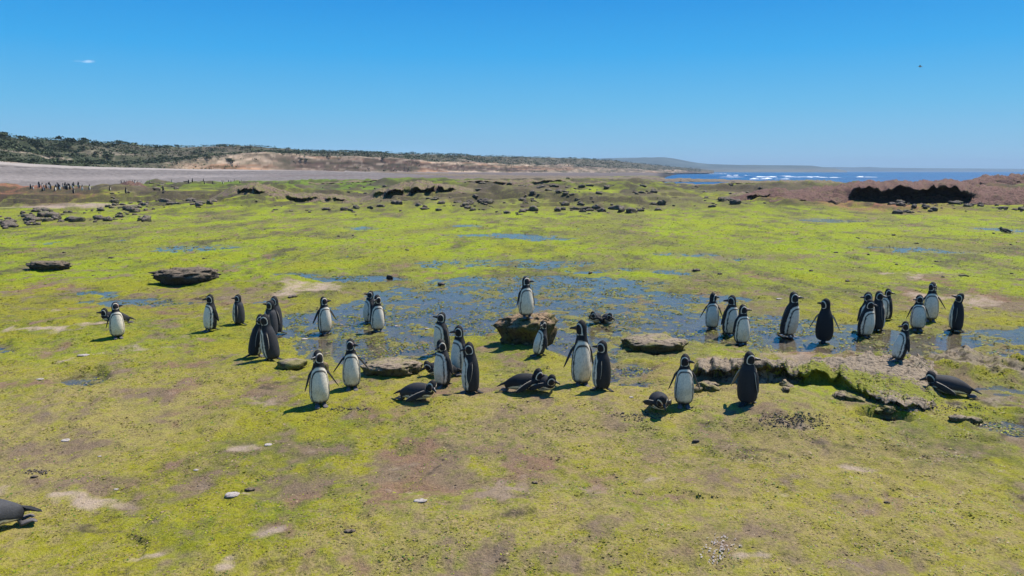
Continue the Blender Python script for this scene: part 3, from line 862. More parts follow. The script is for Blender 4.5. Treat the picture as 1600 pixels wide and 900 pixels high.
# the long ledge at the right: a crusted shelf whose near edge is undercut and then splits off in a crack
def ledge():
    KX = np.array([1078, 1090, 1130, 1190, 1250, 1290, 1320, 1350, 1385, 1420, 1470, 1530, 1620, 1700], float)
    NEARY = np.array([592, 603, 606, 603, 602, 606, 616, 632, 644, 648, 640, 636, 634, 634], float)      # foot of the face
    HGT = np.array([.06, .24, .25, .21, .19, .16, .13, .11, .08, .06, .03, .02, .015, .01], float)
    FARY = np.array([584, 566, 562, 560, 561, 562, 562, 560, 558, 556, 552, 550, 552, 556], float)
    n = 330
    pxs = np.linspace(1078, 1700, n)
    ny, hh, fy = np.interp(pxs, KX, NEARY), np.interp(pxs, KX, HGT), np.interp(pxs, KX, FARY)
    hh = hh * (1 + .25 * fbm2(pxs * .06, pxs * 0, 3, 7))
    ny = ny + 3.0 * fbm2(pxs * .05, pxs * 0 + 4, 4, 8)
    rows = []
    prof = [(-.02, -.10), (.02, .0), (.16, .12), (.19, .35), (.15, .55), (.04, .72), (.0, .82), (.02, .93), (.06, 1.0)]
    NTOP = 44
    vs = np.zeros((len(prof) + NTOP, n, 3))
    nx, nyw, fyw = np.zeros(n), np.zeros(n), np.zeros(n)
    for j, q in enumerate(pxs):
        nx[j], nyw[j] = flat(q, ny[j], .06); _, fyw[j] = flat(q, fy[j], .10)
    und = np.interp(pxs, [1078, 1095, 1130, 1160, 1320, 1360, 1420, 1700], [.3, 1.2, 1.2, .7, .6, .9, .5, .2])
    g0 = np.array([gz(nx[j], nyw[j]) for j in range(n)])
    kxs = nx / nyw
    for i, (dy, dz) in enumerate(prof):
        y = nyw + dy * und * np.minimum(1, hh / .18)
        vs[i] = np.stack([kxs * y, y, g0 + hh * dz], 1)
    for k in range(NTOP):
        t = (k + 1) / NTOP
        y = nyw + .06 + (fyw - nyw - .06) * t
        z0 = g0 + hh
        gb = np.array([gz(kxs[j] * y[j], y[j]) for j in range(n)])
        bow = .03 * math.sin(t * math.pi)
        z = np.maximum(z0 * (1 - t) + (gb + .01) * t + bow, gb + .005 + .02 * (1 - t))
        z = np.where(np.full(n, t) > .97, gb - .06, z)
        vs[len(prof) + k] = np.stack([kxs * y, y, z], 1)
    vs[:, :, 2] -= (.14 * sstep(1425, 1520, pxs) + .30 * sstep(1500, 1600, pxs))[None]
    v = vs.reshape(-1, 3)
    nn = fbm3(v[:, 0] * 5, v[:, 1] * 5, v[:, 2] * 5, 4, 61)
    n4 = fbm3(v[:, 0] * 17, v[:, 1] * 17, v[:, 2] * 17, 3, 62)
    n5 = fbm3(v[:, 0] * 2.2, v[:, 1] * 2.2, v[:, 2] * 2.2, 3, 63)
    n6 = np.abs(fbm3(v[:, 0] * 6.5, v[:, 1] * 6.5, v[:, 2] * 6.5, 3, 64))
    v[:, 2] += .026 * nn + .022 * n4 - .03 * n6
    v[:, 1] += .06 * nn + .06 * n5 + .05 * n4
    v[:, 0] += .03 * nn
    mz = patches([P(1290, 612, 70, 18, .8), P(1370, 622, 85, 22, .85), P(1430, 632, 80, 16, .8), P(1140, 566, 90, 6, .7), P(1330, 636, 60, 12, .8), P(1200, 596, 60, 5, .5), P(1500, 640, 80, 12, .6), P(1540, 590, 50, 14, .5)], v[:, 0], v[:, 1])
    global LEDGE_BVH, LEDGE_MOSS
    LEDGE_BVH = BVHTree.FromPolygons(v.tolist(), grid_faces(len(prof) + NTOP, n).tolist()); LEDGE_MOSS = mz
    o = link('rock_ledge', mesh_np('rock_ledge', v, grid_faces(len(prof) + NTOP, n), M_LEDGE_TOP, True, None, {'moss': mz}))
    tag(o, 'long crusted rock ledge with shaded undercut behind the penguin seen from the back', 'rock ledge')
    return o

def mat_ledge_top():
    t = NT('ledge_crust')
    p = t.pos()
    g = t.new('ShaderNodeNewGeometry')
    sx = t.new('ShaderNodeSeparateXYZ'); t.link(g.outputs['True Normal'], sx.inputs[0])
    sp = t.new('ShaderNodeSeparateXYZ'); t.link(p, sp.inputs[0])
    n1 = t.noise(2.0, 5, 0.65, p); n2 = t.noise(15.0, 5, 0.7, p); n3 = t.noise(75.0, 3, 0.6, p)
    vo = t.new('ShaderNodeTexVoronoi'); vo.inputs['Scale'].default_value = 26.0; t.link(p, vo.inputs['Vector'])
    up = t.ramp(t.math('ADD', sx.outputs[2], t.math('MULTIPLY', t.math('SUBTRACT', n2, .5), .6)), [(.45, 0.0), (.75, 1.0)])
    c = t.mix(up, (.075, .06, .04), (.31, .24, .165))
    c = t.mix(t.ramp(n2, [(.36, .8), (.48, 0.0)]), c, (.05, .04, .03))
    # weed in patches on the shelf and clinging to its face
    ms = t.attr('moss').outputs['Fac']
    mo = t.ramp(t.math('ADD', ms, t.math('ADD', t.math('MULTIPLY', t.math('SUBTRACT', n2, .5), 2.2), t.math('MULTIPLY', t.math('SUBTRACT', n1, .5), 1.6))), [(.40, 0.0), (.62, .9)])
    mo = t.math('MULTIPLY', mo, t.math('GREATER_THAN', ms, 0.02))
    side = t.math('MULTIPLY', t.math('SUBTRACT', 1.0, up), t.ramp(n2, [(.50, 0.0), (.58, .8)]))
    mo = t.math('MAXIMUM', mo, side)
    c = t.mix(mo, c, t.mix(n3, (.29, .27, .018), (.13, .17, .012)))
    c = t.mix(1.0, c, t.math('ADD', .15, t.math('ADD', t.math('MULTIPLY', n3, .9), t.math('MULTIPLY', n2, .75))), 'MULTIPLY')
    t.set(Base_Color=c, Roughness=.92)
    t.b.inputs['Specular IOR Level'].default_value = .2
    t.bump(t.math('ADD', n2, t.math('ADD', t.math('MULTIPLY', n3, .4), t.math('MULTIPLY', vo.outputs['Distance'], .7))), .9, .03)
    return t.m
M_LEDGE_TOP = mat_ledge_top()
ledge()

# reefs across the flats: humps with a shaded cave under an overhanging lip
def reef(name, label, p0, p1, base_py, top, cave, mat, depth, seed, n=150, category='reef', cave_h=1.25, rag=.25):
    """p0..p1 photo columns, base row, top: [(px, height m)], cave: list of (px0, px1)"""
    pxs = np.linspace(p0, p1, n)
    _, d0 = flat(0, base_py)
    X = (pxs - 800) / F_PX * d0
    nz1 = fbm2(X * .25, X * 0 + seed, 4, seed)
    hh = np.interp(pxs, [k[0] for k in top], [k[1] for k in top]) * (1 + rag * .6 * fbm2(X * .6, X * 0, 4, seed + 3))
    cv = np.zeros(n)
    for (a, b) in cave:
        w = (b - a)
        cv = np.maximum(cv, sstep(a - .06 * w, a + .10 * w, pxs) * (1 - sstep(b - .14 * w, b + .08 * w, pxs)))
    cv = cv * np.clip(.92 + rag * 1.5 * fbm2(pxs * .12, pxs * 0 + seed, 4, seed + 8), .0, 1)
    ch = np.minimum(cave_h, hh * .82) * (1 + min(.35, rag * 2) * fbm2(pxs * .08, pxs * 0 + seed, 4, seed + 9))
    rows = []
    g0 = np.array([gz(X[j], d0) for j in range(n)])
    gs = np.convolve(np.pad(g0, 10, mode='edge'), np.ones(21) / 21, 'valid')
    front = d0 + nz1 * .5
    sl = [(0, -.15), (.25, .10), (.8, .25), (1.3, .38), (1.7, .5), (2.1, .62), (2.5, .72), (3.0, .8), (3.6, .87), (4.4, .93), (5.5, .97), (7, 1), (9, .98), (11, .9), (13, .75), (15, .5), (17, .2), (19, -.25)]
    cvp = [(0.3, -.15), (1.6, -.02), (2.8, .12), (3.2, .35), (2.9, .62), (2.0, .80), (1.0, .90), (.45, .98), (.35, 1.03), (.6, 1.10)]
    nr = len(sl)
    vs = np.zeros((nr, n, 3))
    for i in range(nr):
        dyb, dzb = sl[i]
        y_s, z_s = front + dyb * depth / 15, hh * dzb
        if i < len(cvp):
            y_c, z_c = front + cvp[i][0] * min(1.0, cave_h / 1.1), ch * cvp[i][1]
        else:
            k = (i - len(cvp) + 1) / (nr - len(cvp))
            y_c = front + .6 + (19 * depth / 15 - .6) * k
            z_c = (ch * 1.10 + (hh - ch * 1.10) * min(1, k * 3.2)) if k < .62 else hh * max(-.25, 1 - (k - .62) * 3.3)
        y = y_s * (1 - cv) + y_c * cv
        z = np.maximum(gs, -.9) + z_s * (1 - cv) + z_c * cv
        vs[i] = np.stack([X * y / d0, y, z], 1)
    # refine rows
    m = 3
    fine = np.zeros(((nr - 1) * m + 1, n, 3))
    for i in range(nr - 1):
        for k in range(m): fine[i * m + k] = vs[i] + (vs[i + 1] - vs[i]) * (k / m)
    fine[-1] = vs[-1]
    v = fine.reshape(-1, 3)
    a = fbm3(v[:, 0] * .7, v[:, 1] * .7, v[:, 2] * .9, 4, seed + 1); b = fbm3(v[:, 0] * 2.6, v[:, 1] * 2.6, v[:, 2] * 2.6, 4, seed + 2)
    am = np.clip(np.tile(hh, fine.shape[0]), .1, 1.2)
    d_ = np.abs(fbm3(v[:, 0] * 1.3, v[:, 1] * 1.3, v[:, 2] * 2.0, 4, seed + 6))
    lip = np.tile(cv, fine.shape[0])
    e_ = fbm3(v[:, 0] * 1.1, v[:, 1] * 1.1, v[:, 2], 3, seed + 12)
    v[:, 2] += (a * .16 + b * .11 - d_ * .12 + (e_ * .22 + b * .12) * (1 - .8 * lip)) * am
    v[:, 1] += (a * .40 + b * .22) * am
    v[:, 0] += b * .10 * am
    o = link(name, mesh_np(name, v, grid_faces(fine.shape[0], n), mat))
    tag(o, label, category)
    return o

reef('reef', 'broad red brown reef with a long black cave along its front at the right', 1200, 1720, 326,
     [(1200, .10), (1250, .5), (1290, .85), (1320, 1.1), (1350, 1.3), (1400, 1.45), (1470, 1.45), (1505, 1.3), (1530, 1.0), (1570, .9), (1620, .9), (1680, .8), (1720, .2)],
     [(1322, 1516)], M_REEF, 15, 71, 220, cave_h=1.12, rag=.06)
reef('reef', 'brown topped reef with a dark shaded front in the middle distance, left of centre', 562, 740, 318,
     [(562, .05), (590, .6), (620, .85), (660, .80), (700, .65), (720, .4), (740, .05)], [(584, 640), (640, 712)], M_REEF_BROWN, 10, 81, 160, cave_h=.5, rag=.5)
reef('reef', 'low dark ragged reef left of the brown topped one', 330, 560, 318,
     [(330, .05), (360, .40), (400, .62), (425, .70), (450, .5), (480, .62), (520, .55), (545, .3), (560, .05)], [(375, 420), (450, 500), (505, 540)], M_REEF_BROWN, 9, 91, 160, cave_h=.4, rag=.5)
reef('reef', 'small reddish mound left of the low dark reef', 190, 235, 308, [(190, .05), (205, .4), (222, .4), (235, .05)], [], M_REEF, 6, 95, 50)
reef('reef', 'low green and brown mound right of the row of stones', 1130, 1178, 318, [(1130, .05), (1148, .45), (1162, .45), (1178, .05)], [], M_REEF_BROWN, 6, 97, 50)
reef('reef', 'long black reef line near the water before the far beach', 560, 960, 278.5, [(560, .05), (640, .5), (740, .75), (850, .7), (940, .5), (960, .1)], [], M_DARKROCK, 20, 99, 120)
reef('reef', 'black reef strip standing in front of the surf', 950, 1190, 279.5, [(950, .1), (1000, .8), (1060, .9), (1120, .6), (1170, .3), (1190, .05)], [], M_DARKROCK, 14, 101, 120)
reef('reef', 'dark flat reef between green flats and the teal water', 1090, 1330, 291.5, [(1090, .05), (1140, .5), (1170, .65), (1200, .55), (1260, .8), (1300, .8), (1330, .2)], [(1120, 1180)], M_REEF_BROWN, 12, 103, 120, cave_h=.4)
reef('reef', 'thin dark reef line across the green flats left of centre right', 840, 1050, 294.0, [(840, .05), (880, .3), (930, .42), (1000, .35), (1050, .05)], [(860, 920)], M_REEF_BROWN, 8, 105, 110, cave_h=.3)
reef('reef', 'flat black reef patch at the far edge of the bright green band, left of centre', 470, 640, 290.5, [(470, .05), (500, .3), (560, .4), (610, .3), (640, .05)], [(500, 600)], M_REEF_BROWN, 7, 111, 110, cave_h=.25, rag=.5)
reef('reef', 'long brown reef band above the right half of the stones', 700, 980, 304, [(700, .05), (740, .35), (800, .5), (880, .45), (940, .5), (980, .05)], [(730, 790), (830, 880)], M_REEF_BROWN, 8, 113, 140, cave_h=.35, rag=.5)
reef('reef', 'dark reef shelf at the foot of the dark strip before the surf', 1030, 1240, 286.5, [(1030, .05), (1060, .45), (1130, .6), (1200, .55), (1240, .1)], [(1050, 1110), (1150, 1210)], M_REEF_BROWN, 9, 115, 120, cave_h=.35, rag=.5)
reef('reef', 'pink brown weedy mound at the left foot of the cave reef', 1120, 1250, 324, [(1120, .03), (1160, .3), (1210, .5), (1250, .2)], [(1165, 1200)], M_REEF, 6, 117, 90, cave_h=.25, rag=.5)
reef('reef', 'dark brown reef strip under the tan cliffs in the bay', 640, 900, 281.5, [(640, .05), (690, .4), (760, .6), (850, .5), (900, .1)], [], M_DARKROCK, 14, 119, 110)
reef('reef', 'dark reef strip across the flats at the left end of the bay', 470, 700, 283.5, [(470, .05), (520, .3), (600, .4), (660, .3), (700, .05)], [], M_DARKROCK, 10, 121, 110)
reef('reef', 'low purple brown rise along the skyline at the right edge', 1480, 1760, 300, [(1480, .1), (1520, 1.15), (1600, 1.2), (1700, 1.1), (1760, .2)], [], M_REEF, 14, 107, 110)

# stones scattered on the flats: countable ones are objects, shared meshes
STONES = []
for i in range(8):
    v, f = rock_verts(.72, .58, .42, 600 + i, 18, 10, 2.2, .0, .42, 2.6)
    STONES.append((v, f, mesh_np('stone', v, f, M_STONE)))
def stones(n_big, n_small, x0, x1, y0, y1, s0, s1, label, group, seed, clusters=0):
    r_ = np.random.default_rng(seed)
    cl = [(r_.uniform(x0, x1), r_.uniform(y0, y1)) for _ in range(clusters)]
    lst = []
    for k in range(n_big + n_small):
        if cl and r_.uniform() < .65:
            a, b = cl[r_.integers(len(cl))]
            px, py = a + r_.normal() * (x1 - x0) * .035, b + r_.normal() * (y1 - y0) * .12
        else:
            px, py = r_.uniform(x0, x1), y0 + (y1 - y0) * r_.beta(1.6, 1.6)
        py = float(np.clip(py, y0 - 3, y1 + 3))
        x, y = flat(px, py)
        s = s0 + (s1 - s0) * r_.uniform() ** 2.6
        lst.append((s, x, y))
    lst.sort(reverse=True)
    for k, (s, x, y) in enumerate(lst[:n_big]):
        o = link('stone', STONES[r_.integers(8)][2], None, (x, y, gz(x, y) - .03 * s))
        o.scale = (s * r_.uniform(.8, 1.5), s * r_.uniform(.7, 1.1), s * r_.uniform(.6, 1.0))
        o.rotation_euler = (r_.uniform(-.15, .15), r_.uniform(-.15, .15), r_.uniform(0, 6.28))
        tag(o, label, 'stone', group)
    return lst[n_big:]
rest = []
rest += stones(70, 60, 760, 1215, 316, 336, .22, .95, 'dark stone in the long band of rocks on the lime green flats', 'stones in the band across the green flats', 1, 9)
rest += stones(60, 40, 25, 235, 332, 350, .18, .85, 'dark rounded stone in the rock field at the left', 'stones of the left rock field', 2, 7)
rest += stones(45, 40, 165, 345, 317, 333, .20, .9, 'dark stone in the upper strip of the left rock field', 'stones in the upper left strip', 3, 6)
rest += stones(45, 60, 400, 760, 318, 336, .20, .8, 'dark stone scattered before the brown topped reef', 'stones before the brown topped reef', 4, 8)
rest += stones(40, 70, 1400, 1640, 324, 334, .20, .75, 'weedy stone before the black cave of the reef', 'stones before the reef cave', 5, 5)
rest += stones(0, 74, 0, 1600, 340, 470, .04, .22, 'small dark lump lying alone on the open green flats', 'lumps on the open flats', 6)
rest += stones(0, 220, 240, 1300, 286, 312, .3, 1.1, '', '', 7, 14)
rest += stones(0, 70, -10, 60, 338, 356, .2, .9, '', '', 8, 3)
def stone_rest():
    r_ = np.random.default_rng(77)
    V, F, n = [], [], 0
    for (s, x, y) in rest:
        v, f, _ = STONES[r_.integers(8)]
        a = r_.uniform(0, 6.28)
        vv = v * (s * r_.uniform(.8, 1.5), s, s * r_.uniform(.5, .9))
        vv = np.stack([vv[:, 0] * math.cos(a) - vv[:, 1] * math.sin(a) + x, vv[:, 0] * math.sin(a) + vv[:, 1] * math.cos(a) + y, vv[:, 2] + gz(x, y) - .03 * s], 1)
        V.append(vv); F.append(f + n); n += len(vv)
    o = link('rubble', mesh_np('rubble', np.concatenate(V), np.concatenate(F), M_STONE))
    tag(o, 'small dark rubble strewn between the larger stones on the flats', 'rubble', kind='stuff')
stone_rest()

# pale and dark bits lying on the near turf
def bits():
    r_ = np.random.default_rng(5)
    pale = [(418, 697, 13, 6, 'small white shell on the turf below the left foreground penguins'), (100, 690, 15, 5, 'flat white shell on the turf at the lower left'),
            (128, 557, 18, 5, 'white shell flake on the moss below the far left penguin'),
            (60, 594, 12, 4, 'pale flake left of the small purple pool'), (475, 531, 9, 4, 'pale shell left of the penguin in the pool'),
            (620, 511, 10, 5, 'whitish shell on the weed right of the paired penguins'), (667, 515, 8, 5, 'white feather scrap on the weed near the huddle'),
            (1218, 468, 9, 4, 'tiny pale stone on the flats left of the leaning penguin'), (155, 714, 6, 3, 'tiny white shell on bare turf at the left'),
            (657, 786, 20, 8, 'pale stone sunk in the turf below centre'), (360, 778, 24, 12, 'pinkish pale stone sunk in the turf lower left'),
            (305, 736, 9, 5, 'small white pebble left of the pinkish stone'), (180, 766, 8, 4, 'small whitish pebble above the long sandy patch'), (987, 622, 8, 4, 'white shell left of the curled up penguin')]
    for i, (px, py, w, h, lab) in enumerate(pale):
        rock('shell' if 'shell' in lab else 'stone', px, py, w, h * .35, M_PALE, lab, 'shell' if 'shell' in lab else 'stone', None, depth=.75, seed=700 + i, nu=16, nv=9)
    dark = [(545, 833, 20, 5, 'dark stone chip on the yellow turf at the bottom'), (388, 768, 16, 6, 'dark twig like stone right of the pinkish stone'), (52, 747, 12, 6, 'dark lump above the bare sand at the left edge'),
            (1088, 692, 12, 8, 'dark tuft like lump on the bright green turf'), (1387, 787, 9, 5, 'dark pebble on the yellow green turf lower right'), (836, 756, 10, 4, 'dark flake on the turf below the slope')]
    for i, (px, py, w, h, lab) in enumerate(dark):
        rock('stone', px, py, w, h * .6, M_DARKROCK, lab, 'stone', None, depth=.6, seed=730 + i, nu=16, nv=9)
def foot_stones():
    r_ = np.random.default_rng(31)
    for k in range(16):
        px = r_.uniform(1088, 1420)
        py = np.interp(px, [1078, 1250, 1320, 1385, 1430], [606, 606, 618, 644, 650]) + r_.uniform(-3, 5)
        p = at(px, py)
        s_ = r_.uniform(.05, .14)
        o = link('stone', FOOT_ST[k % 4], None, (p.x, p.y, p.z - .02))
        o.scale = (s_ * 1.5, s_, s_ * .7); o.rotation_euler = (r_.uniform(-.3, .3), r_.uniform(-.3, .3), r_.uniform(0, 6.28))
        tag(o, 'small broken stone along the shaded foot of the crusted ledge', 'stone', 'stones along the foot of the ledge')
FOOT_ST = []
for i in range(4):
    v, f = rock_verts(1.0, .8, .8, 660 + i, 24, 14, 3.0, .0, .4, 2.8)
    FOOT_ST.append(mesh_np('stone', v, f, M_LEDGE))
foot_stones()
bits()
def grit():
    r_ = np.random.default_rng(8)
    p = at(1122, 860)
    V, F = [], []
    for k in range(90):
        d = r_.normal(size=2) * (.055, .06)
        x, y = p.x + d[0] + d[1] * .5, p.y + d[1] * 1.3
        z = gz(x, y) + .006
        a = r_.uniform(0, 3.14); l = r_.uniform(.004, .014); w = l * r_.uniform(.3, .7)
        b = len(V)
        for (u, v, h) in ((-l, 0, 0), (0, -w, .003), (l, 0, .004), (0, w, .001)):
            V.append((x + u * math.cos(a) - v * math.sin(a), y + u * math.sin(a) + v * math.cos(a), z + h + r_.uniform(0, .003)))
        F.append((b, b + 1, b + 2, b + 3))
    tag(link('shell_grit', mesh_np('shell_grit', V, F, M_PALE, False)), 'scatter of white shell grit on the turf at the lower right', 'shell grit', kind='stuff')
grit()
def gravel():
    r_ = np.random.default_rng(14)
    V, F, n = [], [], 0
    for (px, py, rx, ry, m) in [(1000, 664, 40, 5, 130), (1235, 673, 56, 7, 420), (1425, 650, 60, 4, 160), (1500, 645, 50, 4, 90), (60, 742, 26, 4, 60), (545, 650, 40, 2.5, 90)]:
        cx, cy, wx, wy, _ = P(px, py, rx, ry)
        for k in range(m):
            x, y = cx + r_.normal() * wx * .55, cy + r_.normal() * wy * .6
            v, f = GRAV[r_.integers(4)]
            sz = r_.uniform(.005, .016) * (1.6 if r_.uniform() < .08 else 1)
            a = r_.uniform(0, 6.28)
            vv = v * (sz * r_.uniform(.9, 1.8), sz, sz * r_.uniform(.6, 1.1))
            V.append(np.stack([vv[:, 0] * math.cos(a) - vv[:, 1] * math.sin(a) + x, vv[:, 0] * math.sin(a) + vv[:, 1] * math.cos(a) + y, vv[:, 2] + gz(x, y)], 1))
            F.append(f + n); n += len(v)
    tag(link('gravel', mesh_np('gravel', np.concatenate(V), np.concatenate(F), M_STONE)), 'dark gravel and broken shell in bare streaks of the near turf', 'gravel', kind='stuff')
GRAV = [rock_verts(1.0, .8, .7, 680 + i, 8, 5, 2.4, .0, .4, 2.5) for i in range(4)]
gravel()

# ------------------------------------------------------------------ algae turf: small crumpled leaves on the near ground
def algae(n):
    r_ = np.random.default_rng(3)
    # denser near the camera
    y = np.exp(r_.uniform(math.log(4.0), math.log(55.0), n))
    x = r_.uniform(-1, 1, n) * (y * .72 + .5)
    veg = grid_sample(GVEG, x, y)[:, 0]; und = grid_sample(GUND, x, y)[:, 0]
    z = grid_sample(GZ, x, y)[:, 0]; col = grid_sample(GCOL, x, y)
    clump = fbm2(x * 5, y * 5, 3, 801)
    fl_ = fbm2(x * 3.0, y * 2.2, 4, 803)
    afloat = (und > .4) & (r_.uniform(size=n) < np.clip(.16 + 1.5 * fl_, .01, .8)) & (y < 26)
    z = np.where(afloat, np.maximum(z, .003), z)
    keep = r_.uniform(size=n) < np.clip(veg * (.44 + .95 * clump), .02, 1) * (1 - und * .85) * (1 - .85 * sstep(12, 50, y))
    keep = keep | afloat
    col = np.where(afloat[:, None], np.array([[.17, .165, .030]]), col)
    x, y, z, col = x[keep], y[keep], z[keep], col[keep]
    # the same turf on the mossy parts of the ledge
    ex = []
    mossy = [P(1290, 612, 70, 18, .8), P(1370, 622, 85, 22, .9), P(1430, 632, 80, 16, .9), P(1140, 566, 90, 6, .8), P(1330, 636, 60, 12, .9)]
    lx, ly = r_.uniform(2.0, 6.2, 26000), r_.uniform(7.6, 10.6, 26000)
    lm = patches(mossy, lx, ly); ln = fbm2(lx * 6, ly * 6, 3, 805)
    for a_, b_, m_, n_ in zip(lx, ly, lm, ln):
        if r_.uniform() > m_ * (.7 + n_): continue
        h = LEDGE_BVH.ray_cast(Vector((a_, b_, 5)), Vector((0, 0, -1)))
        if h[0] is not None and h[1].z > .3: ex.append((a_, b_, h[0].z))
    ex = np.array(ex).reshape(-1, 3)
    x, y, z = np.concatenate([x, ex[:, 0]]), np.concatenate([y, ex[:, 1]]), np.concatenate([z, ex[:, 2]])
    ec = np.where(r_.uniform(size=(len(ex), 1)) > .4, YELLOW[None], GRN[None])
    col = np.concatenate([col, ec])
    m = len(x)
    s = (.0072 + .0009 * y) * r_.uniform(.55, 1.5, m)
    a = r_.uniform(0, 2 * np.pi, m); ca, sa = np.cos(a), np.sin(a)
    V = np.zeros((m, 6, 3)); tilt = r_.uniform(.0, .34, m); tilt2 = r_.uniform(.0, .34, m)
    def put(k, lx, ly, lz):
        V[:, k, 0] = x + (lx * ca - ly * sa) * s; V[:, k, 1] = y + (lx * sa + ly * ca) * s; V[:, k, 2] = z + lz * s - .002
    j = lambda: r_.uniform(-.25, .25, m)
    put(0, -.5 + j(), 0 * s, 0 * s - .05); put(1, .5 + j(), 0 * s, 0 * s - .05)
    put(2, .65 + j(), .9 + j(), tilt + j() * .5); put(3, -.45 + j(), 1.0 + j(), tilt + j())
    put(4, .45 + j(), -.9 + j(), tilt2 + j()); put(5, -.6 + j(), -.95 + j(), tilt2 + j() * .5)
    b = (np.arange(m) * 6)[:, None]
    F = np.concatenate([b + np.array([[0, 1, 2, 3]]), b + np.array([[1, 0, 5, 4]])], 0)
    k = r_.uniform(.75, 1.3, (m, 1))
    hue = r_.uniform(size=(m, 1))
    cc = col * k
    cc = np.where(hue > .80, np.array([[.33, .34, .012]]) * k, cc)
    hue = np.where((hue < .2) & (y[:, None] > 11) & (r_.uniform(size=hue.shape) < .75), .5, hue)
    cc = np.where(hue < .20, np.array([[.38, .275, .15]]) * k, cc)
    cc = np.where(hue < .07, np.array([[.20, .125, .075]]) * k, cc)
    cc = np.where((hue > .74) & (hue < .82), np.array([[.09, .18, .012]]) * k, cc)
    o = link('algae', mesh_np('algae', V.reshape(-1, 3), F, M_ALGAE, False, np.repeat(np.clip(cc, .01, .6), 6, 0)))
    tag(o, 'yellow green seaweed turf covering the near ground', 'seaweed', kind='stuff')
algae(400000)

# ------------------------------------------------------------------ penguins
PK = np.array([  # z, half width, front, back (fractions of the height)
    (.040, .000, .000, .000), (.043, .070, .060, .075), (.060, .112, .100, .112), (.090, .138, .126, .130), (.15, .157, .150, .142), (.24, .165, .164, .148),
    (.33, .163, .166, .150), (.42, .155, .158, .147), (.51, .142, .144, .138), (.58, .129, .130, .128), (.64, .114, .115, .114),
    (.69, .099, .099, .099), (.735, .086, .087, .087), (.775, .080, .081, .081), (.815, .080, .085, .080), (.85, .082, .092, .080),
    (.885, .081, .094, .078), (.92, .074, .085, .071), (.95, .061, .068, .060), (.975, .043, .047, .044), (.992, .020, .022, .023), (1.0, .000, .000, .000)])
NR, NS = 74, 72
def pz_rows():
    z = np.concatenate([np.linspace(.040, .10, 9, endpoint=False), np.linspace(.10, .56, 20, endpoint=False), np.linspace(.56, .78, 17, endpoint=False), np.linspace(.78, 1.0, 28)])
    return z
PZ = pz_rows()
NR = len(PZ)
def smooth_interp(z, k):
    zz = np.linspace(0, 1, 801)
    f = np.interp(zz, PK[:, 0], PK[:, k])
    ker = np.hanning(25); ker /= ker.sum()
    g = np.convolve(np.pad(f, 12, mode='edge'), ker, 'valid')
    w = sstep(.09, .14, zz) * (1 - sstep(.94, .97, zz))
    return np.interp(z, zz, g * w + f * (1 - w))

WHITE, CREAM, BLACK, GREYB, PINK = np.array((.86, .75, .575)), np.array((.68, .54, .34)), np.array((.016, .0155, .016)), np.array((.045, .045, .048)), np.array((.50, .22, .20))

def pattern(th, z, grey, rs):
    """plumage: th degrees from the breast (0) to the back (180), z height fraction"""
    n = len(th)
    a = np.abs(th)
    def mixc(c, k, w): return c * (1 - w[:, None]) + k * w[:, None]
    back = sstep(70, 95, a) * sstep(.80, .70, z)
    streak = .75 + .5 * noise2(th * .35 + rs, z * 90, 12)
    c = BLACK[None] * (1 + .4 * grey + back * streak * (.35 + 2.0 * grey))[:, None] * np.ones((n, 3))
    wob = 1 + .07 * fbm2(th * .12 + rs, z * 22, 3, 8)
    u = a * wob / (55 - 5 * sstep(.25, .05, z)); v = np.maximum(z - .45, 0) / .175
    q = (u ** 2.8 + v ** 2.8) ** (1 / 2.8)
    e = .05
    hi = 1.44
    white_band = sstep(1.17 - e, 1.17 + e, q) * (1 - sstep(hi - e, hi + e, q))
    white_belly = 1 - sstep(1.0 - e, 1.0 + e, q)
    body = z < .765
    c = mixc(c, WHITE, np.where(body, white_band, 0))
    dirt = np.clip(.35 + .5 * fbm2(th * .04 + rs, z * 9 + rs, 3, 5), 0, 1) * sstep(.5, .2, z)
    belly = WHITE * (1 - dirt[:, None]) + CREAM * dirt[:, None]
    sp = sstep(.62, .75, noise2(th * .25 + rs * 7, z * 70, 6)) * .5            # dark flecks
    belly = belly * (1 - sp[:, None] * .35)
    c = np.where(body[:, None], c * (1 - white_belly[:, None]) + belly * white_belly[:, None], c)
    c = mixc(c, BLACK * 2.0, sstep(.135, .075, z + .012 * fbm2(th * .1 + rs, z * 8, 2, 14)) * .9)
    # head: white ring from the bill over the eye, round the ear and under the chin
    hz = (z - .875) / .115
    A = np.radians(a); el = np.arcsin(np.clip(hz, -1, 1))
    d = np.stack([np.sin(A) * np.cos(el), np.cos(A) * np.cos(el), np.sin(el)], 1)
    ca, ce = math.radians(62), math.radians(-14)
    cen = np.array([math.sin(ca) * math.cos(ce), math.cos(ca) * math.cos(ce), math.sin(ce)])
    ang = np.degrees(np.arccos(np.clip(d @ cen, -1, 1)))
    ring = sstep(41, 44, ang) * (1 - sstep(50, 54, ang)) * np.where((hz > -1.25) & (hz < 1), 1, 0)
    ring = ring * sstep(8, 15, a + np.where(hz < -.3, 20, 0))
    c = np.where((z >= .765)[:, None], c * (1 - ring[:, None]) + WHITE * ring[:, None], c)
    lore = np.exp(-((a - 24) / 11) ** 2 - ((hz - .12) / .22) ** 2)
    c = mixc(c, PINK * .7, np.where(z > .8, np.clip(lore * .8, 0, .6), 0))
    return c

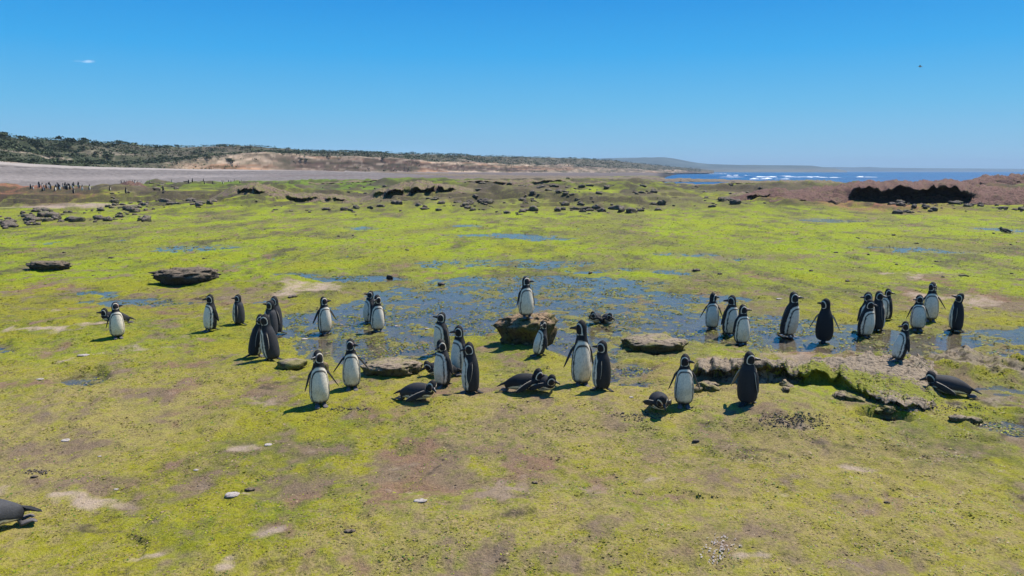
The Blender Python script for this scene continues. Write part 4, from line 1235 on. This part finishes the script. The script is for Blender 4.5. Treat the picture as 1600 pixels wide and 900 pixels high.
def frames(lean, neck, head, prone, nl=1.0):
    """pitch of the body axis along its height, integrated into a centre line"""
    zz = np.linspace(0, 1, 401)
    base = lean * (np.ones_like(zz) if prone else sstep(.02, .14, zz))
    if prone: base = base - R(17) * (1 - sstep(.08, .50, zz))
    nk = neck * sstep(.50, .68, zz)
    phi = base + nk
    hw = sstep(.66, .80, zz)
    phi = phi * (1 - hw) + head * hw
    dz = zz[1] - zz[0]
    dz = dz * (1 - (1 - nl) * sstep(.60, .66, zz[1:]) * (1 - sstep(.79, .83, zz[1:])))
    py_ = np.concatenate([[0], np.cumsum(-np.sin((phi[1:] + phi[:-1]) / 2) * dz)])
    pz_ = np.concatenate([[0], np.cumsum(np.cos((phi[1:] + phi[:-1]) / 2) * dz)])
    return zz, phi, py_, pz_

def make_body(lean=0, neck=0, head=0, hyaw=0, prone=False, fl=(18, 18), fswing=(0, 0), grey=0.0, rs=0.0, fat=1.0, legs=0.0, roll=0.0, nl=None):
    """one welded surface: trunk, neck, head, tail, both flippers and both feet; height 1"""
    lean, neck, head, hyaw = R(lean), R(neck), R(head), R(hyaw)
    if nl is None: nl = .30 if prone else .9
    zz, phi, cy, cz = frames(lean, neck, head, prone, nl)
    def place(x, y, z, zf=None):
        """x,y,z neutral -> posed; zf = height whose frame is used"""
        zf = z if zf is None else np.full_like(z, zf)
        ph = np.interp(zf, zz, phi); py_ = np.interp(zf, zz, cy); pz_ = np.interp(zf, zz, cz)
        tw = hyaw * sstep(.66, .82, zf)
        xr = x * np.cos(tw) - y * np.sin(tw); yr = x * np.sin(tw) + y * np.cos(tw)
        o = z - zf
        Y = py_ + yr * np.cos(ph) - o * np.sin(ph)
        Z = pz_ + yr * np.sin(ph) + o * np.cos(ph)
        return np.stack([xr, Y, Z], -1)
    th = (np.arange(NS) + .5) / NS * 360 - 180
    w, fr, bk = smooth_interp(PZ, 1) * fat, smooth_interp(PZ, 2) * (fat if not prone else .95), smooth_interp(PZ, 3) * (fat if not prone else 1.1)
    if prone:
        tp_ = .40 + .60 * sstep(.03, .40, PZ)
        w, fr, bk = w * tp_, fr * tp_, bk * (.5 + .5 * tp_)
    thR = np.radians(th)[None, :]
    xx = np.sin(thR) * w[:, None]
    yy = -np.where(np.cos(thR) > 0, fr[:, None], bk[:, None]) * np.cos(thR)
    Zg = np.repeat(PZ[:, None], NS, 1)
    N = np.stack([xx, yy, Zg], -1)                            # neutral
    V = list(place(xx.ravel(), yy.ravel(), Zg.ravel()))
    COL = list(pattern(np.tile(th, NR), Zg.ravel(), grey, rs))
    F = grid_faces(NR, NS, True).reshape(NR - 1, NS, 4)
    dead = np.zeros((NR - 1, NS), bool)
    extra = []
    def cidx(t): return int(round((t + 180) / 360 * NS - .5)) % NS
    def limb(r0, r1, c0, c1, rings, zf, colour):
        """cut a patch out of the trunk and grow a limb from its rim. rings: (centre, u axis, v axis, ru, rv)"""
        cols_ = [(c0 + k) % NS for k in range(c1 - c0 + 1)]
        for r in range(r0, r1):
            for k in cols_[:-1]: dead[r, k] = True
        loop = [(r0, c) for c in cols_[:-1]] + [(r, cols_[-1]) for r in range(r0, r1)] + [(r1, c) for c in cols_[:0:-1]] + [(r, cols_[0]) for r in range(r1, r0, -1)]
        ids = [r * NS + c for r, c in loop]
        pts = np.array([N[r, c] for r, c in loop])
        cen = pts.mean(0)
        u0, v0 = rings[0][1], rings[0][2]
        pu, pv = (pts - cen) @ u0, (pts - cen) @ v0
        ang = np.arctan2(pu / (np.abs(pu).max() + 1e-9), pv / (np.abs(pv).max() + 1e-9))
        prev = ids
        for ri, (ctr, u, v, ru, rv) in enumerate(rings):
            cur = []
            P_ = np.array(ctr)[None] + np.sin(ang)[:, None] * u[None] * ru + np.cos(ang)[:, None] * v[None] * rv
            Q = place(P_[:, 0], P_[:, 1], P_[:, 2], zf)
            for k in range(len(loop)):
                cur.append(len(V)); V.append(Q[k]); COL.append(colour(ri / (len(rings) - 1), math.sin(ang[k]), math.cos(ang[k])))
            for k in range(len(loop)):
                k2 = (k + 1) % len(loop)
                extra.append((prev[k], prev[k2], cur[k2], cur[k]))
            prev = cur
        # close the tip
        tipc = len(V)
        V.append(np.mean([V[i] for i in prev], 0)); COL.append(COL[prev[0]])
        for k in range(len(prev)): extra.append((prev[k], prev[(k + 1) % len(prev)], tipc, tipc))
    # flippers
    rlo, rhi = int(np.searchsorted(PZ, .565)), int(np.searchsorted(PZ, .625))
    for s, spread, swing in ((-1, fl[0], fswing[0]), (1, fl[1], fswing[1])):
        if not prone: spread = spread + 1
        if prone: spread, swing = spread + 8, swing - 14
        a0 = R(spread); sw = R(swing)
        ca = cidx(s * 97)
        rings = []
        sh = np.array((s * .116 * fat, .012, .605))
        L = .355
        pathd = np.array((s * math.sin(a0) * math.cos(sw), math.sin(sw) * math.cos(a0 * .5), -math.cos(a0) * math.cos(sw))); pathd /= np.linalg.norm(pathd)
        vax = np.array((0, 1.0, 0)); vax = vax - pathd * (vax @ pathd); vax /= np.linalg.norm(vax)
        uax = np.cross(vax, pathd) ; uax *= np.sign(uax[0] * s) if abs(uax[0]) > 1e-6 else 1
        u_root, v_root = np.array((0, 0, 1.0)), np.array((0, 1.0, 0))
        for t, ru, rv in ((0, .024, .036), (.06, .023, .040), (.16, .019, .046), (.32, .016, .052), (.5, .014, .051), (.68, .012, .045), (.84, .009, .035), (.95, .006, .022), (1.0, .004, .010)):
            b = sstep(0, .16, t)
            ctr = sh + np.array((s * .020, 0, 0)) * sstep(0, .12, t) + pathd * L * t + vax * (.02 * t * t)
            uu = u_root * (1 - b) + uax * b; uu = uu / np.linalg.norm(uu)
            rings.append((ctr, uu, vax * b + v_root * (1 - b), ru, rv))
        def fcol(t, su, cv, grey=grey):
            k = BLACK * (1.35 + 1.2 * grey)
            if t > .12 and su < -.25: k = WHITE * .42
            if t > .10 and cv > .86: k = WHITE * .62
            return k
        limb(rlo, rhi, ca - 3, ca + 3, rings, .60, fcol)
    # feet
    r0f, r1f = int(np.searchsorted(PZ, .045)), int(np.searchsorted(PZ, .083))
    for s in (-1, 1):
        cf = cidx(s * 34)
        X0 = s * .062
        ux, uz, uy = np.array((0, 0, 1.0)), np.array((1.0, 0, 0)), np.array((0, -1.0, 0))
        if prone:
            d = np.array((s * .1, .2, -1.0)); d /= np.linalg.norm(d)
            U = np.array((0, 1.0, .2)); Vv = np.array((1.0, 0, 0))
            rings = [(np.array((X0, -.06, .05)), U, Vv, .026, .034), (np.array((X0, -.03, .00)), U, Vv, .022, .028), (np.array((X0, -.01, -.03)) , U, Vv, .014, .036), (np.array((X0 * 1.1, -.01, -.055)), U, Vv, .010, .042), (np.array((X0 * 1.15, -.01, -.075)), U, Vv, .005, .030)]
        else:
            U = np.array((0, .35, .94)); Vv = np.array((1.0, 0, 0))
            fz = .018 - legs * 0
            rings = [(np.array((X0, -.078, .045)), U, Vv, .024, .034), (np.array((X0, -.095, .030)), U, Vv, .021, .034), (np.array((X0 * 1.08, -.125, .020)), np.array((0, 0, 1.)), Vv, .016, .040),
                     (np.array((X0 * 1.16, -.165, .014)), np.array((0, 0, 1.)), Vv, .012, .046), (np.array((X0 * 1.2, -.200, .009)), np.array((0, 0, 1.)), Vv, .008, .040), (np.array((X0 * 1.2, -.215, .007)), np.array((0, 0, 1.)), Vv, .004, .026)]
        def ftcol(t, su, cv): return np.array((.15, .13, .125)) * (1.0 if t > .2 else .6)
        limb(r0f, r1f, cf - 3, cf + 3, rings, .045 if not prone else .05, ftcol)
    # tail
    ct = cidx(180)
    if prone: tr = [(np.array((0, .075, .045)), np.array((0, 1., 0)), np.array((1., 0, 0)), .024, .045), (np.array((0, .08, .0)), np.array((0, 1., 0)), np.array((1., 0, 0)), .020, .046), (np.array((0, .075, -.045)), np.array((0, 1., 0)), np.array((1., 0, 0)), .014, .048), (np.array((0, .07, -.10)), np.array((0, 1., 0)), np.array((1., 0, 0)), .006, .036)]
    else: tr = [(np.array((0, .105, .056)), np.array((0, 0, 1.)), np.array((1., 0, 0)), .024, .045), (np.array((0, .140, .042)), np.array((0, 0, 1.)), np.array((1., 0, 0)), .019, .046), (np.array((0, .19, .022)), np.array((0, 0, 1.)), np.array((1., 0, 0)), .011, .042), (np.array((0, .245, .006)), np.array((0, 0, 1.)), np.array((1., 0, 0)), .005, .026)]
    limb(r0f, r1f, ct - 4, ct + 4, tr, .05, lambda t, su, cv: BLACK * 1.5)
    V = np.array(V); COL = np.array(COL)
    quads = F[~dead]
    allf = [tuple(q) for q in quads] + [tuple(q) if q[2] != q[3] else (q[0], q[1], q[2]) for q in extra]
    return V, allf, COL, place

def finish(V, faces, COL, name, mat):
    bm = bmesh.new()
    cl = bm.verts.layers.float_color.new('Col')
    vs = [bm.verts.new(p) for p in V]
    for f in faces:
        try: bm.faces.new([vs[i] for i in f])
        except ValueError: pass
    for v, c in zip(vs, COL): v[cl] = (c[0], c[1], c[2], 1)
    bmesh.ops.remove_doubles(bm, verts=[v for v in vs], dist=1e-5)
    loose = [v for v in bm.verts if not v.link_faces]
    bmesh.ops.delete(bm, geom=loose, context='VERTS')
    bmesh.ops.recalc_face_normals(bm, faces=bm.faces)
    me = bpy.data.meshes.new(name)
    bm.to_mesh(me); bm.free()
    me.polygons.foreach_set('use_smooth', np.ones(len(me.polygons), bool))
    me.materials.append(mat)
    return me

def beak_parts(place, open_=0):
    rings = []
    N = 10
    vs, fs = [], []
    for (y, z, rx, rz) in ((-.076, .872, .036, .036), (-.090, .870, .031, .033), (-.112, .868, .023, .027), (-.140, .867, .017, .0215), (-.166, .866, .013, .018), (-.184, .862, .009, .014), (-.194, .855, .005, .009)):
        for k in range(N):
            a = 2 * math.pi * k / N
            vs.append((rx * math.cos(a), y, z + rz * math.sin(a)))
    nr = len(vs) // N
    fs = [tuple(q) for q in grid_faces(nr, N, True)]
    vs.append((0, -.198, .849)); tip = len(vs) - 1
    for k in range(N): fs.append(((nr - 1) * N + k, (nr - 1) * N + (k + 1) % N, tip))
    v = np.array(vs)
    return place(v[:, 0], v[:, 1], v[:, 2], .87), fs

def eye_part(place, s):
    bm = bmesh.new()
    bmesh.ops.create_icosphere(bm, subdivisions=2, radius=.0095)
    v = np.array([p.co[:] for p in bm.verts]); f = [tuple(q.index for q in p.verts) for p in bm.faces]
    bm.free()
    a = R(52)
    v = v + np.array((s * .080 * math.sin(a) * 1.02, -.0925 * math.cos(a) * 1.02, .893))
    return place(v[:, 0], v[:, 1], v[:, 2], .893), f

N_PENG = 0
def penguin(label, px, py, top=None, face=0, group=None, H=None, dx=0.0, lift=0.0, seat=None, prone=False, roll=0, floor=None, **kw):
    """feet at photo point (px, py); face: 0 to the camera, 90 to the right, -90 to the left, 180 away"""
    global N_PENG
    N_PENG += 1
    p = seat if seat is not None else at(px, py)
    if floor is not None: p = Vector((*flat(px, py, floor), floor))
    p.z = max(p.z, -.012) if seat is None and floor is None else p.z
    depth = p.y * CP + (CAM_H - p.z) * SP
    if H is None:
        H = (py - top) / F_PX * depth * 1.02 if top is not None else .63
    kw.setdefault('rs', N_PENG * 3.7)
    kw.setdefault('grey', (N_PENG * 37 % 10) / 22)
    r_ = random.Random(N_PENG * 13)
    kw.setdefault('fat', r_.uniform(1.01, 1.14))
    kw.setdefault('nl', r_.uniform(.2, .4) if prone else r_.uniform(.62, 1.0))
    V, faces, COL, place = make_body(prone=prone, **kw)
    bv, bf = beak_parts(place)
    ev = [eye_part(place, s) for s in (-1, 1)]
    pts = [V, bv] + [e[0] for e in ev]
    zmin = V[:, 2].min()
    cx, cy = 0.0, (0.0 if not prone else (V[:, 1].min() + V[:, 1].max()) / 2)
    rl = R(roll)
    def fix(a):
        a = np.asarray(a) - np.array((cx, cy, zmin))
        a = np.stack([a[:, 0] * math.cos(rl) + a[:, 2] * math.sin(rl), a[:, 1], -a[:, 0] * math.sin(rl) + a[:, 2] * math.cos(rl)], 1)
        return a * H
    root = bpy.data.objects.new('penguin', None)
    root.empty_display_size = .2
    C.objects.link(root)
    root.location = (p.x, p.y, p.z - .004)
    root.rotation_euler.z = R(face) - math.atan2(p.x, p.y)
    tag(root, label, 'penguin', group)
    link('body', finish(fix(V), faces, COL, 'body', M_FEATHER), root)
    link('beak', finish(fix(bv), bf, np.zeros((len(bv), 3)) + .02, 'beak', M_BEAK), root)
    for e in ev: link('eye', finish(fix(e[0]), e[1], np.zeros((len(e[0]), 3)) + .02, 'eye', M_EYE), root)
    return root

G1 = 'penguins standing in the colony'
# far left pair
penguin('penguin crouching level, beak to the left, behind the upright one at the far left', 186, 506, None, -88, G1, H=.60, prone=True, lean=82, neck=-20, head=-5, fl=(20, 25), floor=None)
penguin('upright white breasted penguin at the far left with its head turned right', 184, 527, 468, 5, G1, hyaw=62, head=-22, fl=(16, 26))
penguin('penguin in left profile with pale throat, left of the grey backed one', 329, 517, 457, -58, G1, hyaw=-30, lean=-4, fl=(8, 6), fswing=(0, 14))
penguin('grey backed penguin turned left, alone between the profile one and the dark huddle', 374, 507, 456, -118, G1, hyaw=20, head=-4, fl=(18, 6), grey=.9)
penguin('rear grey penguin of the left huddle, its tail at the edge of the pool', 432, 521, 459, -95, G1, hyaw=0, grey=.8, fl=(5, 6), fswing=(0, 10), head=4)
penguin('grey penguin in front of the rear one in the left huddle, beak raised left', 424, 527, 465, -120, G1, hyaw=18, head=-14, grey=1.0, fl=(5, 8))
penguin('black penguin at the left of the front pair of the huddle, facing right', 398, 558, 486, 100, G1, hyaw=-40, lean=13, head=6, fl=(6, 4), grey=.1)
penguin('dark penguin at the right of the front pair of the huddle, facing left', 426, 563, 489, -112, G1, hyaw=24, lean=9, head=4, fl=(6, 10), grey=.5)
penguin('white breasted penguin at the pool edge looking up to the right', 508, 522, 460, 22, G1, hyaw=62, head=-14, fl=(24, 30))
penguin('penguin half hidden behind another in the pool, head raised to the left', 577, 506, 452, -70, G1, hyaw=-10, head=-16, lean=-3, fl=(10, 8))
penguin('white breasted penguin in the pool in front of a half hidden one', 590, 517, 459, 18, G1, hyaw=-48, lean=2, head=6, fl=(6, 10))
penguin('foreground left penguin facing the camera with its head tilted left', 500, 632, 545, 8, G1, hyaw=-44, head=-6, fl=(16, 32), fswing=(-4, -6))
penguin('penguin with both flippers spread in front of the grey topped slab', 550, 606, 526, 0, G1, hyaw=48, head=-8, fl=(34, 36))
penguin('penguin lying in front of the huddle with its head to the right', 648, 626, None, 62, G1, H=.60, prone=True, lean=84, neck=-15, head=22, hyaw=-35, fl=(20, 12))
penguin('rear penguin of the central huddle, beak raised to the left', 692, 553, 482, -62, G1, hyaw=-18, head=-14, fl=(8, 8), lean=4)
penguin('second penguin of the central huddle, its head showing above the two front ones', 718, 583, 506, -50, G1, hyaw=-26, head=0, fl=(10, 10))
penguin('left front penguin of the central huddle with white breast turned left', 692, 603, 523, -52, G1, hyaw=12, head=14, fl=(6, 6), fswing=(0, 10))
penguin('right front penguin of the central huddle with dark back and tail on the turf', 736, 614, 532, -96, G1, hyaw=20, head=8, fl=(6, 12), fswing=(0, -8), grey=.25)
penguin('penguin resting on its belly behind the central huddle, beak to the left', 694, 588, None, -82, G1, H=.56, prone=True, lean=86, neck=0, head=30, fl=(14, 14))
penguin('lying penguin with white flank and tail towards the central huddle', 812, 612, None, 76, G1, H=.60, prone=True, lean=82, neck=-22, head=12, hyaw=20, fl=(26, 12))
penguin('lying penguin nestled at the right side of the one with the white flank', 846, 611, None, 34, G1, H=.56, prone=True, lean=84, neck=-12, head=18, hyaw=30, fl=(26, 24))
bpy.context.view_layer.update()
def on_rock(o, px, py):
    b = BVHTree.FromPolygons([o.matrix_world @ v.co for v in o.data.vertices], [p.vertices[:] for p in o.data.polygons])
    h = b.ray_cast(Vector((0, 0, CAM_H)), ray(px, py).normalized())
    return h[0].copy() if h[0] is not None else None
seatp = on_rock(PERCH, 822, 495) or on_rock(PERCH, 822, 503)
penguin('penguin standing on top of the undercut mossy boulder, head up to the right', 822, 495, 434, 14, G1, H=.62, hyaw=70, head=-18, fl=(10, 9), seat=seatp)
penguin('ragged moulting penguin leaning against the mossy boulder, dark back to the right', 841, 556, 499, -62, G1, hyaw=40, lean=-13, head=0, fl=(8, 12), fswing=(0, 10), grey=.5)
penguin('left one of two penguins lying huddled on the weed in the pool', 932, 505, None, -20, G1, H=.52, prone=True, lean=82, neck=-16, head=12, hyaw=-35, fl=(14, 14))
penguin('right one of two penguins lying huddled on the weed in the pool', 948, 505, None, 16, G1, H=.52, prone=True, lean=84, neck=-12, head=20, hyaw=30, fl=(14, 14), grey=.7)
penguin('tallest penguin with stretched neck and bright white breast, right of the lying pair', 908, 601, 502, 10, G1, hyaw=-118, head=-6, fl=(22, 10), fat=.96, nl=1.15)
penguin('dark backed penguin facing left beside the tallest one', 940, 609, 528, -112, G1, hyaw=22, head=-2, fl=(16, 8), grey=.2)
penguin('curled up penguin lying with its head towards the camera', 1028, 640, None, 12, G1, H=.58, prone=True, lean=84, neck=4, head=38, hyaw=10, fl=(10, 10))
penguin('white breasted penguin beside the curled up one, beak to the right', 1068, 633, 546, 4, G1, hyaw=52, head=-4, fl=(20, 22))
penguin('penguin seen from behind before the ledge, beak to the right', 1167, 631, 542, 152, G1, hyaw=-62, head=0, fl=(10, 24), grey=.25)
penguin('leftmost of the three penguins in the pool right of centre, head turned away', 1112, 515, 455, 2, G1, hyaw=125, head=-4, fl=(26, 22))
penguin('middle one of the three penguins in the pool right of centre, looking back left', 1139, 524, 455, 38, G1, hyaw=-120, head=-2, lean=6, fl=(10, 10))
penguin('rightmost of the three penguins in the pool right of centre, beak to the right', 1158, 538, 471, 24, G1, hyaw=62, head=-8, lean=2, fl=(8, 12), fswing=(0, 16))
penguin('penguin leaning forward at the pool, facing right, left of the black backed one', 1229, 528, 453, 58, G1, hyaw=28, head=-6, lean=11, fl=(8, 22))
penguin('black backed penguin seen from behind in the pool, beak to the left', 1287, 534, 464, 176, G1, hyaw=74, head=-6, fl=(26, 26), grey=0.0)
penguin('hunched penguin facing right at the front of the right hand trio', 1350, 526, 463, 46, G1, hyaw=34, head=8, lean=8, fl=(8, 6), fswing=(0, 8))
penguin('penguin behind the hunched one with its beak to the left', 1353, 520, 454, 20, G1, hyaw=-80, head=-4, fl=(8, 8))
penguin('penguin whose head shows right behind the hunched one', 1369, 517, 453, 140, G1, hyaw=-60, head=4, fl=(8, 14), grey=.5)
penguin('penguin at the rear right of the trio, looking right over its shoulder', 1384, 500, 449, -50, G1, hyaw=130, head=-2, fl=(8, 8), fswing=(0, -6))
penguin('white breasted penguin in front of the one with the rusty breast', 1433, 515, 456, 6, G1, hyaw=-55, head=-2, fl=(18, 20))
penguin('penguin with a rusty stained breast behind a white breasted one', 1453, 501, 439, 6, G1, hyaw=20, head=-4, fl=(20, 30))
penguin('rightmost standing penguin, dark back and beak raised to the left', 1493, 517, 454, -112, G1, hyaw=30, head=-18, fl=(22, 8), grey=.15)
penguin('penguin leaning back on the ledge, grey breast turned left', 1402, 563, 500, -52, G1, hyaw=-4, head=2, lean=-14, fl=(8, 8), fswing=(0, 12))
penguin('penguin lying on the ledge at the right edge with its head to the left', 1488, 618, None, -84, G1, H=.66, prone=True, lean=84, neck=-6, head=18, nl=.12, fl=(16, 22), grey=.4)
penguin('grey penguin lying at the lower left corner with only its tail in view', -16, 830, None, -86, G1, H=.72, prone=True, lean=84, neck=-4, head=20, fl=(-6, -6), grey=1.3)
penguin('lone penguin lying far off on the flats near the right edge', 1572, 365, None, -70, G1, H=.62, prone=True, lean=82, neck=-16, head=8)

# the far colony at the foot of the beach
def far_colony():
    zk = np.array([.0, .03, .15, .4, .55, .65, .72, .8, .88, .95, 1.0]); rk = np.array([.03, .10, .15, .16, .14, .10, .08, .075, .075, .05, .0])
    n = 14
    th = np.arange(n) / n * 2 * np.pi
    v, c = [], []
    for z, r in zip(zk, rk):
        for t in th:
            v.append((r * math.sin(t), -r * math.cos(t) - (.03 if z > .8 else 0), z))
            a = abs((math.degrees(t) + 180) % 360 - 180)
            c.append(WHITE if (a < 60 and z < .62) or (a < 90 and .66 < z < .72) else BLACK * 1.3)
    f = grid_faces(len(zk), n, True)
    b = len(v)
    v += [(-.03, -.09, .87), (.03, -.09, .87), (.0, -.19, .86), (0, -.09, .90)]; c += [BLACK] * 4
    me = bpy.data.meshes.new('penguin')
    me.from_pydata([tuple(q * .62 for q in p) for p in v], [], [tuple(q) for q in f] + [(b, b + 1, b + 2), (b + 1, b + 3, b + 2), (b + 3, b, b + 2)])
    set_cols(me, np.array(c)); me.materials.append(M_FEATHER)
    r_ = np.random.default_rng(17)
    spots = [(48, 295), (52, 296)] + [(r_.uniform(60, 135), r_.uniform(291, 298.5)) for _ in range(38)] + [(190 + i * 4.3 + r_.uniform(-1, 1), 286.5 + r_.uniform(-.6, .6)) for i in range(8)] + \
            [(r_.uniform(220, 400), r_.uniform(282.5, 288)) for _ in range(16)] + [(115, 302), (197, 302), (140, 297), (255, 299), (172, 298)]
    for px, py in spots:
        q = at(px, py)
        x, y = q.x, q.y
        o = link('penguin', me, None, (x, y, q.z - .01))
        o.rotation_euler.z = r_.uniform(0, 6.28)
        o.scale = [r_.uniform(.6, .8)] * 3
        tag(o, 'tiny distant penguin in the far colony at the foot of the shingle beach', 'penguin', 'penguins of the far colony')
far_colony()

# a gull far up in the sky
def gull():
    d = ray(1438, 104).normalized() * 130
    p = Vector((0, 0, CAM_H)) + d
    vs, fs, cs = [], [], []
    def loft(rings, n, col):
        b = len(vs)
        for (c, ru, rv, u, v) in rings:
            for k in range(n):
                a = 2 * math.pi * k / n
                vs.append(tuple(np.array(c) + np.array(u) * ru * math.cos(a) + np.array(v) * rv * math.sin(a))); cs.append(col)
        fs.extend([tuple(q + b) for q in grid_faces(len(rings), n, True)])
    X, Y, Z = (1, 0, 0), (0, 1, 0), (0, 0, 1)
    loft([((-.30, 0, 0), .01, .05, Z, Y), ((-.2, 0, 0), .04, .05, Z, Y), ((0, 0, 0), .075, .07, Z, Y), ((.15, 0, .01), .06, .055, Z, Y), ((.22, 0, .02), .045, .04, Z, Y), ((.27, 0, .02), .015, .012, Z, Y), ((.33, 0, .01), .002, .002, Z, Y)], 10, np.array((.35, .33, .3)))
    me = bpy.data.meshes.new('body'); me.from_pydata(vs, [], fs); set_cols(me, np.array(cs)); me.materials.append(M_FEATHER)
    root = bpy.data.objects.new('gull', None); C.objects.link(root); root.location = p; root.rotation_euler = (R(10), R(-5), R(160))
    tag(root, 'small dark gull flying high in the sky at the upper right', 'bird')
    link('body', me, root)
    for s in (-1, 1):
        vs, fs, cs = [], [], []
        loft([((.05, s * .04, .03), .10, .016, X, Z), ((.08, s * .22, .10), .085, .012, X, Z), ((.06, s * .36, .10), .065, .008, X, Z), ((-.02, s * .52, .05), .035, .005, X, Z), ((-.07, s * .60, .02), .006, .002, X, Z)], 8, np.array((.16, .15, .15)))
        me = bpy.data.meshes.new('wing'); me.from_pydata(vs, [], fs); set_cols(me, np.array(cs)); me.materials.append(M_FEATHER)
        link('wing', me, root)
gull()
def cloud():
    d = ray(133, 97).normalized() * 2200
    p = Vector((0, 0, CAM_H)) + d
    t = NT('cloud_wisp')
    m = t.m
    tp, tl, mx = t.new('ShaderNodeBsdfTransparent'), t.new('ShaderNodeBsdfTranslucent'), t.new('ShaderNodeMixShader')
    tl.inputs['Color'].default_value = (.95, .95, .96, 1)
    mx.inputs[0].default_value = .035
    t.link(tp.outputs[0], mx.inputs[1]); t.link(tl.outputs[0], mx.inputs[2])
    t.link(mx.outputs[0], t.n['Material Output'].inputs['Surface'])
    V, F, n = [], [], 0
    r_ = np.random.default_rng(2)
    for k in range(9):
        v, f = rock_verts(r_.uniform(12, 26), 10, r_.uniform(3, 6), 900 + k, 18, 10, 2.0, 0, .3)
        V.append(v + (r_.uniform(-19, 19), r_.uniform(-6, 6), r_.uniform(-2, 2))); F.append(f + n); n += len(v)
    o = link('cloud', mesh_np('cloud', np.concatenate(V), np.concatenate(F), m), None, p)
    tag(o, 'single faint wisp of white cloud at the upper left of the sky', 'cloud', kind='stuff')
cloud()
def haze():
    bm = bmesh.new()
    bmesh.ops.create_cube(bm, size=1.0)
    me = bpy.data.meshes.new('haze')
    for v in bm.verts: v.co = Vector((v.co.x * 9400, v.co.y * 8400 + 2000, -4.4 + (v.co.z + .5) * 84))
    bm.to_mesh(me); bm.free()
    m = bpy.data.materials.new('air_haze'); m.use_nodes = True
    nt = m.node_tree
    nt.nodes.remove(nt.nodes['Principled BSDF'])
    pv = nt.nodes.new('ShaderNodeVolumePrincipled')
    pv.inputs['Color'].default_value = (.60, .80, 1.0, 1)
    pv.inputs['Density'].default_value = 0.00022
    nt.links.new(pv.outputs[0], nt.nodes['Material Output'].inputs['Volume'])
    me.materials.append(m)
    tag(link('haze', me), kind='stuff')
haze()
print('objects', len(bpy.data.objects), 'tris', sum(len(o.data.polygons) * 2 for o in bpy.data.objects if o.type == 'MESH'))
